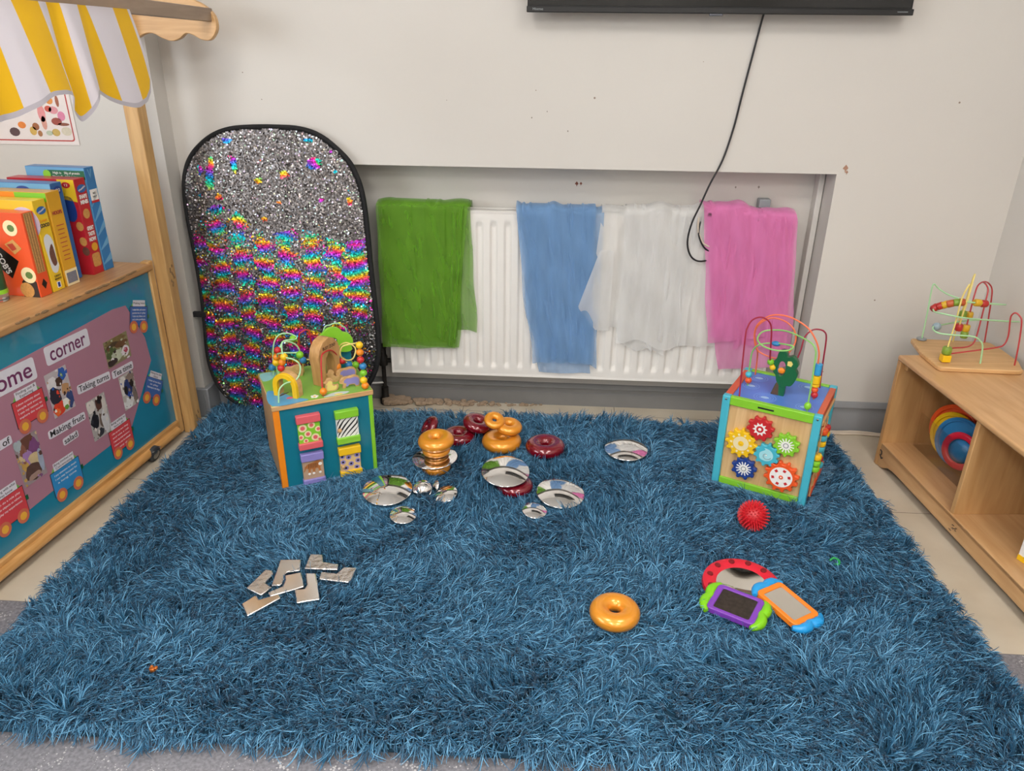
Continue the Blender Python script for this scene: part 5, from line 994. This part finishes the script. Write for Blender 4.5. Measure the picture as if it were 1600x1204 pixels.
# ------------------------------------------------------------------ bead maze on the shelf
mz = empty('bead_maze', 'wooden board bead maze with green, red and yellow wires on the shelf', 'bead maze', (1.33, 2.35, .4045))
def mv(p): return (p[0] - 1.33, p[1] - 2.35, p[2] - .4045)
b = MB(); b.prism([(x - 1.33, y - 2.35) for x, y in sp2([(1.214, 2.478), (1.196, 2.36), (1.197, 2.240), (1.205, 2.228), (1.30, 2.224), (1.435, 2.219), (1.448, 2.226), (1.474, 2.30), (1.476, 2.40), (1.470, 2.462), (1.46, 2.472), (1.34, 2.479), (1.222, 2.486)], 1)], 0, .0145); obj('base_board', b, M['woodx'], mz, bevel=.003)
ML = dict(g=[(1.246,2.47,.405),(1.243,2.47,.498),(1.241,2.475,.576),(1.24,2.475,.604),(1.244,2.475,.614),(1.262,2.475,.599),(1.287,2.46,.585),(1.323,2.44,.576),(1.365,2.42,.572),(1.4,2.4,.576),(1.421,2.38,.58),(1.418,2.36,.586),(1.353,2.32,.599),(1.284,2.3,.608),(1.241,2.3,.609),(1.21,2.32,.593),(1.189,2.33,.58),(1.182,2.31,.572),(1.197,2.28,.575),(1.251,2.27,.568),(1.326,2.3,.554),(1.423,2.34,.538),(1.488,2.38,.524),(1.472,2.42,.511),(1.396,2.42,.513),(1.325,2.4,.514),(1.247,2.36,.514),(1.203,2.33,.517),(1.187,2.3,.517),(1.197,2.28,.512),(1.236,2.27,.511),(1.295,2.27,.508),(1.321,2.27,.495),(1.334,2.27,.473),(1.342,2.27,.408)],
 r1=[(1.452,2.466,.408),(1.439,2.46,.495),(1.423,2.45,.581),(1.415,2.45,.613),(1.393,2.44,.633),(1.366,2.42,.641),(1.342,2.4,.635),(1.328,2.38,.613),(1.323,2.37,.561),(1.32,2.36,.477)],
 r1b=[(1.366,2.42,.641),(1.356,2.38,.642),(1.36,2.37,.626),(1.356,2.36,.588),(1.352,2.35,.528),(1.346,2.34,.473),(1.325,2.32,.46),(1.298,2.31,.456),(1.263,2.31,.452),(1.235,2.285,.452)],
 r2=[(1.443,2.264,.408),(1.436,2.264,.485),(1.428,2.27,.558),(1.422,2.28,.576),(1.413,2.29,.582),(1.41,2.3,.569),(1.412,2.3,.547),(1.419,2.3,.503),(1.414,2.3,.474),(1.388,2.29,.467),(1.313,2.28,.457),(1.235,2.275,.445)],
 y=[(1.234,2.273,.408),(1.231,2.273,.468),(1.238,2.28,.548),(1.238,2.28,.626),(1.248,2.28,.667),(1.254,2.285,.662),(1.259,2.29,.62),(1.263,2.3,.520)],
 y2=[(1.347,2.465,.408),(1.344,2.46,.489),(1.339,2.44,.571),(1.332,2.42,.654),(1.329,2.41,.667),(1.323,2.4,.654),(1.312,2.38,.599),(1.298,2.36,.540)])
for k, c in dict(g='paleg', r1='redwire', r1b='redwire', r2='redwire', y='paleyellow', y2='paleyellow').items(): wire(mz, [mv(p) for p in ML[k]], c, .0024)
M['olive'] = mat('olive bead', '7d9a34', rough=.4); M['mustardbead'] = mat('mustard bead', 'd0a422', rough=.4); M['rust'] = mat('rust bead', 'b8562c', rough=.4); M['redbead'] = mat('scarlet bead', 'b02c28', rough=.35)
def barrel(p, d_, c, r=.0115, h=.011, name='bead'):
    q = Vector(d_).normalized(); u = q.orthogonal().normalized(); T = frame(mv(p), u, q.cross(u)); b = MB(); b.lathe([(0, -h), (r * .8, -h), (r, -h * .7), (r, h * .7), (r * .8, h), (0, h)], 16, T=T); return obj(name, b, M[c], mz)
barrel((1.2455, 2.472, .423), (0, 0, 1), 'grey', .016, .003); b = MB(); b.sphere(mv((1.213, 2.333, .515)), .0135, n=16); obj('bead', b, mat('grey blue bead', '8fa2ab', rough=.4), mz)
for p, d_, c in (((1.192, 2.332, .578), (.6, .2, .4), 'redbead'), ((1.203, 2.324, .587), (.9, -.2, .5), 'redbead'), ((1.214, 2.317, .594), (.9, -.2, .5), 'mustardbead'), ((1.224, 2.309, .600), (.9, -.3, .4), 'rust'), ((1.238, 2.300, .607), (1, -.1, .1), 'olive'), ((1.250, 2.300, .608), (1, 0, 0), 'rust'),
                 ((1.302, 2.306, .606), (1, .2, -.1), 'mustardbead'), ((1.325, 2.312, .602), (1, .2, -.1), 'redbead'), ((1.298, 2.36, .550), (0, 0, 1), 'olive'), ((1.322, 2.368, .545), (0, 0, 1), 'mustardbead'), ((1.264, 2.302, .526), (0, 0, 1), 'redbead'), ((1.321, 2.364, .503), (0, 0, 1), 'mustardbead'), ((1.320, 2.362, .481), (0, 0, 1), 'olive')): barrel(p, d_, c)
barrel((1.231, 2.273, .458), (0, 0, 1), 'olive', .014, .012)
b = MB(); b.box((-.013, -.012, -.011), (.013, .012, .011), T=Matrix.Translation(mv((1.232, 2.273, .433)))); obj('cube_bead', b, M['yellow'], mz, bevel=.0015)

# ------------------------------------------------------------------ loose toys on the rug
FPOLY = []; FOOT = [(.779, 1.705, .018, .044), (-.857, 1.198, .016, .044), (.598, 1.875, .05, .034)]    # (x, y, r, z) where the pile is pressed flat
RG = 'lacquered stacking rings'
def ring(x, y, z, dia, c, label, tilt=(0, 0), fat=.40, flat_=.86, press=True, sub=None):
    r = dia / 2; t = r * fat; o = MB().torus(r - t, t, 56, 22, flat=flat_)
    q = obj('ring', o, M[c], None, (x, y, z + t * flat_), (R(tilt[0]), R(tilt[1]), 0), angle=180)
    tag(q, label, 'ring', 'gold rings on the rug' if c == 'gold' else 'dark red rings on the rug')
    if press:
        for k in range(14): FOOT.append((x + (r - t) * math.cos(k * .4488), y + (r - t) * math.sin(k * .4488), t * 1.45, z + .003))
    return q
ring(0.171, 1.452, 0.038, .124, 'gold', 'gold ring lying alone in the foreground of the rug')
ring(-0.018, 2.267, 0.038, .136, 'maroon', 'dark red ring lying alone, rightmost of the rings at the back of the rug')
ring(-0.170, 2.292, 0.038, .138, 'gold', 'large gold ring at the bottom of the leaning gold pile')
ring(-0.147, 2.314, 0.093, .094, 'gold', 'medium gold ring on top of the large gold ring', (6, 8), press=False)
ring(-0.196, 2.302, 0.125, .072, 'gold', 'smallest gold ring, topmost of the gold pile', (24, 12), press=False, flat_=.8)
ring(-0.262, 2.359, 0.075, .105, 'maroon', 'dark red ring resting on others, left of the gold pile', (6, 14), press=False)
ring(-0.325, 2.327, 0.036, .118, 'maroon', 'dark red ring flat on the rug behind the gold and silver stack')
ring(-0.240, 2.402, 0.036, .092, 'maroon', 'dark red ring at the back, mostly hidden under another dark red ring')
ring(-0.432, 2.345, 0.062, .088, 'maroon', 'small dark red ring standing on edge behind the gold and silver stack', (14, -52), press=False)
ring(-0.372, 2.129, 0.121, .118, 'gold', 'gold ring, topmost of the stack with a silver disc', (3, -2), press=False, fat=.42)
ring(-0.372, 2.126, 0.097, .092, 'gold', 'gold ring directly under the top ring of the silver disc stack', press=False, fat=.36, flat_=.8)
ring(-0.374, 2.120, 0.036, .098, 'gold', 'gold ring at the bottom of the stack with a silver disc')
ring(-0.108, 2.016, 0.036, .116, 'maroon', 'dark red ring on the rug under a tilted silver disc')
def pebble(x, y, z, dia, label, tilt=(0, 0), th=.125, press=True):
    r = dia / 2; h = dia * th; prof = [(0, -h)]
    for i in range(1, 24):
        a = -math.pi / 2 + math.pi * i / 24; c = math.cos(a); prof.append((r * (c ** .72 if c > 0 else 0), h * math.sin(a) * (1 if abs(math.sin(a)) < 1 else 1)))
    prof = [(0, -h)]; N_ = 14
    for i in range(1, N_ + 1): t = i / N_; prof.append((r * t, -h * (1 - t * t) - .0012))
    for i in range(N_, 0, -1): t = i / N_; prof.append((r * t, h * (1 - t * t) + .0012))
    prof.append((0, h)); prof[0] = (0, -h - .0012); prof[-1] = (0, h + .0012)
    b = MB().lathe(prof, 64); q = obj('silver_pebble', b, M['chrome'], None, (x, y, z + h), (R(tilt[0]), R(tilt[1]), 0), bevel=.0008, seg=2, angle=60)
    tag(q, label, 'silver disc', 'mirror finish domed discs on the rug')
    if press: FOOT.append((x, y - .004, r * 1.22, z + .002)); FOOT.append((x, y, r * .9, z))
pebble(0.260, 2.282, 0.037, .147, 'domed silver disc lying alone, rightmost on the rug', (3, 0))
pebble(0.036, 1.984, 0.037, .149, 'large domed silver disc right of the dark red ring with a disc on it', (6, 4))
pebble(-0.138, 2.030, 0.079, .151, 'large domed silver disc tilted on top of a dark red ring', (9, 2), press=False)
pebble(-0.500, 1.960, 0.037, .154, 'large domed silver disc nearest the teal activity cube', (7, 0))
pebble(-0.376, 2.119, 0.071, .148, 'domed silver disc sandwiched between gold rings in the stack', (0, -3), press=False, th=.09)
pebble(-0.041, 1.896, 0.037, .076, 'small domed silver disc in front of two large silver discs', (6, 6))
pebble(-0.427, 1.840, 0.037, .080, 'small domed silver disc in front of the largest left silver disc', (6, 2))
pebble(-0.390, 1.959, 0.047, .058, 'tiny domed silver disc standing tilted beside the large left disc', (48, 0), th=.28)
pebble(-0.318, 1.959, 0.039, .075, 'small domed silver disc leaning, right of the tiny tilted one', (14, -14))
pebble(-0.356, 1.994, 0.047, .036, 'tiniest silver disc leaning on edge between two small silver discs', (25, -50), th=.22)
LP = [[(-.7587,1.4834),(-.732,1.5543),(-.7129,1.5515),(-.707,1.5391),(-.7174,1.507),(-.6944,1.4924),(-.7119,1.4631)],
 [(-.7067,1.5935),(-.6513,1.5978),(-.6423,1.5569),(-.6721,1.5503),(-.6767,1.5436),(-.6722,1.5105),(-.6773,1.5019),(-.6985,1.5003)],
 [(-.6965,1.4722),(-.6666,1.4946),(-.6669,1.515),(-.6738,1.5312),(-.6348,1.5468),(-.6125,1.4988),(-.6857,1.4573)],
 [(-.7465,1.4256),(-.7214,1.4565),(-.7079,1.4419),(-.6662,1.4627),(-.6551,1.4499),(-.7168,1.3867)],
 [(-.6227,1.5435),(-.5957,1.5456),(-.56,1.4591),(-.6139,1.4414),(-.6324,1.4851),(-.6087,1.491),(-.6071,1.5032)],
 [(-.636,1.626),(-.6017,1.6264),(-.5918,1.598),(-.5493,1.5924),(-.5461,1.5709),(-.6348,1.5683)],
 [(-.5863,1.5421),(-.5865,1.5613),(-.5434,1.556),(-.5307,1.5807),(-.4967,1.579),(-.5017,1.5237),(-.5839,1.5339)]]
LL = ['L-shaped silver tile with a crinkled face, leftmost of the group', 'smooth L-shaped silver tile at the back left of the group', 'smooth L-shaped silver tile in the middle of the group', 'smooth L-shaped silver tile nearest the camera', 'smooth L-shaped silver tile standing right of the middle one', 'L-shaped silver tile with a crinkled face, farthest back', 'L-shaped silver tile with a crinkled face, rightmost of the group']
for i, p in enumerate(LP):
    cx_ = sum(q[0] for q in p) / len(p); cy_ = sum(q[1] for q in p) / len(p)
    b = MB(); b.prism([(x - cx_, y - cy_) for x, y in p], 0, .0145); foil = i in (0, 5, 6)
    e_ = obj('silver_tile', b, M['foil'] if foil else M['silver'], None, (cx_, cy_ - .006, .042 + .0012 * (i % 3)), (R([6, 7, 8, 6, 7, 5, 6][i]), R([1, 0, 2, -1, 1, 0, -2][i]), 0), bevel=.003, seg=3)
    tag(e_, LL[i], 'silver tile', 'L-shaped silver tiles on the rug')
    FPOLY.append((np.array(p) * 1.16 - np.array([cx_, cy_]) * .16 - np.array([0, .008]), .038))
# spiky ball
sb = empty('spiky_ball', 'red spiky rubber massage ball on the rug in front of the gear cube', 'ball', (.598, 1.878, .032 + .0425))
b = MB(); b.sphere((0, 0, 0), .036, n=32); obj('core', b, mat('red rubber', 'c41c26', rough=.4), sb)
b = MB(); gr_ = (1 + 5 ** .5) / 2; NS = 230
for i in range(NS):
    zc = 1 - 2 * (i + .5) / NS; q = math.sqrt(1 - zc * zc); a = 2 * math.pi * i / gr_; d_ = Vector((q * math.cos(a), q * math.sin(a), zc)); b.tube([d_ * .034, d_ * .040, d_ * .0465], .0025, 6, taper=[1, .85, .35])
tag(obj('spikes', b, mat('red rubber spikes', 'd62a34', rough=.35), sb), kind='stuff'); FOOT.append((.598, 1.885, .034, .024))
# mirrors
FOOT.append((.509, 1.595, .116, .037)); mr = empty('hand_mirror', 'round red framed mirror with finger holes under the two oblong mirrors', 'mirror', (.509, 1.595, .036), 0, 'framed children\'s mirrors', rot=(R(3), 0, 0))
ro, ri_ = .102, .066; b = MB()
b.lathe([(ri_, .000), (ro - .006, 0), (ro, .006), (ro - .002, .014), (ro - .012, .019), (ri_ + .012, .017), (ri_, .012), (ri_, 0)], 72); fr_ = obj('frame', b, mat('red plastic', 'd21f33', rough=.35), mr)
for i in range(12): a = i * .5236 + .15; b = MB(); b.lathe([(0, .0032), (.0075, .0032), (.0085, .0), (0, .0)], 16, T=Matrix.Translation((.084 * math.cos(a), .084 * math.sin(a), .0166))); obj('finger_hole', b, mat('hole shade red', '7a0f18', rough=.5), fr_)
b = MB(); b.lathe([(0, .006), (ri_ * .5, .0075), (ri_ + .001, .012)], 48); obj('mirror_surface', b, M['mirror'], mr)
def tablet(cx_, cy_, z, ang, Lg, Wd, fc, gc, label, tilt, mm, yw=0):
    t = empty('framed_mirror', label, 'mirror', (cx_, cy_, z), 0, 'framed children\'s mirrors', rot=(R(tilt[0]), R(tilt[1]), R(ang)))
    b = MB(); ou = sp2([(-Lg / 2, -Wd / 2), (0, -Wd / 2 - .003), (Lg / 2, -Wd / 2), (Lg / 2 + .006, 0), (Lg / 2, Wd / 2), (0, Wd / 2 + .003), (-Lg / 2, Wd / 2), (-Lg / 2 - .006, 0)], 1)
    ou = rr(Lg, Wd, .012, 5); inn = rr(Lg - .030, Wd - .022, .005, 5); b.ringprism(ou, inn, 0, .016); b.prism(rr(Lg - .02, Wd - .014, .005), .0, .009); obj('frame', b, M[fc], t, bevel=.002)
    b = MB(); b.prism(rr(Lg - .029, Wd - .021, .004), .009, .0135); obj('mirror_surface', b, mm, t)
    for s in (-1, 1):
        b = MB(); pts = [(s * (Lg / 2 - .004), -Wd / 2 - .006, .008), (s * (Lg / 2 + .008), -Wd * .38, .008), (s * (Lg / 2 + .011), -Wd * .16, .008), (s * (Lg / 2 + .006), 0, .008), (s * (Lg / 2 + .011), Wd * .16, .008), (s * (Lg / 2 + .008), Wd * .38, .008), (s * (Lg / 2 - .004), Wd / 2 + .006, .008)]
        pp = smooth_path(pts, 5); n_ = len(pp); b.tube(pp, .013, 14, taper=[.45 + .55 * min(1, 4.5 * min(i, n_ - 1 - i) / n_) * (1 - .22 * math.exp(-((i - n_ / 2) / 3.2) ** 2)) for i in range(n_)]); obj('grip', b, M[gc], t)
M['plastic_purple'] = mat('purple plastic', '7c3fae', rough=.3); M['plastic_lime'] = mat('lime plastic', '7cc41a', rough=.3); M['plastic_orange'] = mat('orange plastic', 'f0801e', rough=.3); M['plastic_blue'] = mat('sky blue plastic', '2596d8', rough=.3)
tablet(.470, 1.497, .052, -30, .118, .098, 'plastic_purple', 'plastic_lime', 'purple framed mirror with lime green grips overlapping the round red mirror', (3, 0), mat('dusty dark mirror', '4e4640', rough=.3, metal=.7, var=.6, scale=90))
tablet(.597, 1.508, .054, -56, .128, .088, 'plastic_orange', 'plastic_blue', 'orange framed mirror with blue grips right of the purple one', (-2, 5), M['mirror'])
FOOT += [(.47, 1.50, .055, .044), (.50, 1.46, .045, .042), (.43, 1.53, .045, .042), (.597, 1.516, .05, .046), (.62, 1.48, .045, .042), (.57, 1.55, .045, .046)]
b = MB(); b.tube(smooth_path([(.768, 1.712, .050), (.779, 1.717, .056), (.789, 1.706, .056), (.785, 1.694, .053), (.774, 1.697, .050)], 4), .003, 8); tag(obj('hair_clip', b, mat('bright green plastic', '18964a')), 'tiny green hair clip caught in the rug right of the mirrors', 'clip')
b = MB(); b.sphere((-.857, 1.195, .054), .008, n=7, sq=(1, .8, .8)); b.sphere((-.850, 1.198, .056), .005, n=6); b.sphere((-.862, 1.202, .055), .005, n=5); tag(obj('foil_scrap', b, mat('orange foil', 'd87a3a', rough=.2, metal=.7, scale=300, var=.5)), 'small scrap of orange foil lying in the front left of the rug', 'scrap')

# ------------------------------------------------------------------ shaggy rug
rug = empty('shag_rug', 'large teal blue shaggy rug covering the floor', 'rug', (0, 0, 0))
RC = np.array([(-1.262, 1.052), (1.052, 1.078), (1.000, 2.535), (-1.278, 2.548)])      # backing corners
b = MB(); b.prism([tuple(p) for p in RC], .001, .0205); obj('backing', b, mat('rug backing', '173f55', rough=.95), rug, bevel=.006)
rs = np.random.RandomState(11)
TS_ = .0135
nu, nv = int(2.31 / TS_), int(1.46 / TS_)
U, Vv = np.meshgrid((np.arange(nu) + .5) / nu, (np.arange(nv) + .5) / nv); U = U.ravel() + rs.uniform(-.5, .5, U.size) / nu; Vv = Vv.ravel() + rs.uniform(-.5, .5, Vv.size) / nv
U = np.clip(U, .0, 1.); Vv = np.clip(Vv, .0, 1.)
def bil(u, v): return (RC[0][None] * ((1 - u) * (1 - v))[:, None] + RC[1][None] * (u * (1 - v))[:, None] + RC[2][None] * (u * v)[:, None] + RC[3][None] * ((1 - u) * v)[:, None])
TP = bil(U, Vv); nt_ = len(TP); KS = 15
# slowly turning lean direction with local whirls
th = 2.6 * noise2(TP[:, 0], TP[:, 1], 21, 5.5) + 1.3 * noise2(TP[:, 0], TP[:, 1], 22, 17) + rs.normal(0, .50, nt_)
bias = np.array([.10, -.45]); dirv = np.stack([np.cos(th), np.sin(th)], 1) + bias; 
eL = np.clip(1 - (U * 2.31) / .05, 0, 1); eR = np.clip(1 - ((1 - U) * 2.31) / .05, 0, 1); eF = np.clip(1 - (Vv * 1.46) / .06, 0, 1); eB = np.clip(1 - ((1 - Vv) * 1.46) / .05, 0, 1)
dirv += np.stack([-eL * 2.2 + eR * 2.2, -eF * 2.6 + eB * 2.0], 1); dirv /= np.linalg.norm(dirv, axis=1)[:, None] + 1e-9
lean = np.clip(.72 + .20 * noise2(TP[:, 0], TP[:, 1], 23, 8) + .20 * noise2(TP[:, 0], TP[:, 1], 29, 24) + rs.normal(0, .20, nt_), .05, 1.2)
lenT = .047 * (1 + .10 * noise2(TP[:, 0], TP[:, 1], 24, 12) + rs.normal(0, .20, nt_))
ns = nt_ * KS; ti = np.repeat(np.arange(nt_), KS)
root = TP[ti] + rs.normal(0, .0040, (ns, 2)); dr = dirv[ti]; a = rs.normal(0, .55, ns); dr = np.stack([dr[:, 0] * np.cos(a) - dr[:, 1] * np.sin(a), dr[:, 0] * np.sin(a) + dr[:, 1] * np.cos(a)], 1)
ln = lenT[ti] * rs.uniform(.70, 1.18, ns); le = np.clip(lean[ti] + rs.normal(0, .13, ns), .05, 1.25)
NP = 6; t = np.linspace(0, 1, NP)
phi = (le[:, None] * (R(35) + R(78) * t[None, :])) ; phi = np.minimum(phi, R(112))
seg = ln[:, None] / (NP - 1)
curl = rs.normal(0, .32, ns)[:, None] * t[None, :] ** 1.5
cx2 = dr[:, 0, None] * np.cos(curl) - dr[:, 1, None] * np.sin(curl); cy2 = dr[:, 0, None] * np.sin(curl) + dr[:, 1, None] * np.cos(curl)
sxs = np.sin(phi) * seg; szs = np.cos(phi) * seg
X_ = root[:, 0, None] + np.concatenate([np.zeros((ns, 1)), np.cumsum(cx2 * sxs, 1)[:, :-1]], 1); Y_ = root[:, 1, None] + np.concatenate([np.zeros((ns, 1)), np.cumsum(cy2 * sxs, 1)[:, :-1]], 1)
Z_ = .0165 + np.concatenate([np.zeros((ns, 1)), np.cumsum(szs, 1)[:, :-1]], 1)
# tips bundle slightly inside each tuft
mx_ = X_.reshape(nt_, KS, NP).mean(1)[ti]; my_ = Y_.reshape(nt_, KS, NP).mean(1)[ti]; kb = .55 * np.sin(t * math.pi)[None, :]
X_ += (mx_ - X_) * kb; Y_ += (my_ - Y_) * kb
# gravity at the border
def inpoly_out(X, Y):
    d = np.full(X.shape, 9.0)
    for i in range(4):
        p, q = RC[i], RC[(i + 1) % 4]; e_ = (q - p) / np.linalg.norm(q - p); d = np.minimum(d, (X - p[0]) * (-e_[1]) + (Y - p[1]) * e_[0])
    return d
dd = inpoly_out(X_, Y_); Z_ = np.where(dd < 0, np.maximum(.003 + .4 * np.maximum(Z_ - .0165, 0) , Z_ + dd * 1.1), np.maximum(Z_, .0175))
Z_ = np.maximum(Z_, .003)
for (fx, fy, fr, fz) in FOOT:
    msk = ((X_ - fx) ** 2 + (Y_ - fy) ** 2) < fr * fr; Z_ = np.where(msk, np.minimum(Z_, fz - .002), Z_)
for pl_, fz in FPOLY:
    msk = inside(X_, Y_, pl_); Z_ = np.where(msk, np.minimum(Z_, fz), Z_)
for (fx, fy, ang, wd, dp) in ((-.842, 1.993, 28.8, .302, .27), (.53, 2.155, -27.2, .296, .268)):
    a = R(ang); dx_, dy_ = X_ - fx, Y_ - fy; lx, ly = dx_ * math.cos(a) + dy_ * math.sin(a), -dx_ * math.sin(a) + dy_ * math.cos(a)
    dist = np.maximum(np.maximum(-lx, lx - wd), np.maximum(-ly, ly - dp)); Z_ = np.where(dist < .05, np.minimum(Z_, .024 + .016 * np.clip(dist / .05, 0, 1)), Z_); Z_ = np.where(dist < 0, np.minimum(Z_, .0205), Z_)
hc = bpy.data.hair_curves.new('pile'); hc.add_curves([NP] * ns)
hc.attributes['position'].data.foreach_set('vector', np.stack([X_, Y_, Z_], 2).astype(np.float32).ravel())
ra = hc.attributes.get('radius') or hc.attributes.new('radius', 'FLOAT', 'POINT')
ra.data.foreach_set('value', (np.array([.0008, .00088, .00092, .00088, .00074, .00035])[None, :] * rs.uniform(.75, 1.2, ns)[:, None]).astype(np.float32).ravel())
m = bpy.data.materials.new('rug yarn'); m.use_nodes = True; nt = m.node_tree; N = nt.nodes; L = nt.links; b_ = N['Principled BSDF']
hi = N.new('ShaderNodeHairInfo'); cr = N.new('ShaderNodeValToRGB'); e = cr.color_ramp.elements; e[0].color = lin('0e3850'); e[1].color = lin('76b6dc'); e2 = e.new(.6); e2.color = lin('296a90')
L.new(hi.outputs['Random'], cr.inputs['Fac']); L.new(cr.outputs['Color'], b_.inputs['Base Color']); b_.inputs['Roughness'].default_value = .38; b_.inputs['Specular IOR Level'].default_value = .5; b_.inputs['Sheen Weight'].default_value = .15
hc.materials.append(m); o = bpy.data.objects.new('pile', hc); COL.objects.link(o); o.parent = rug; tag(o, kind='stuff')
S.cycles_curves.shape = 'RIBBONS'
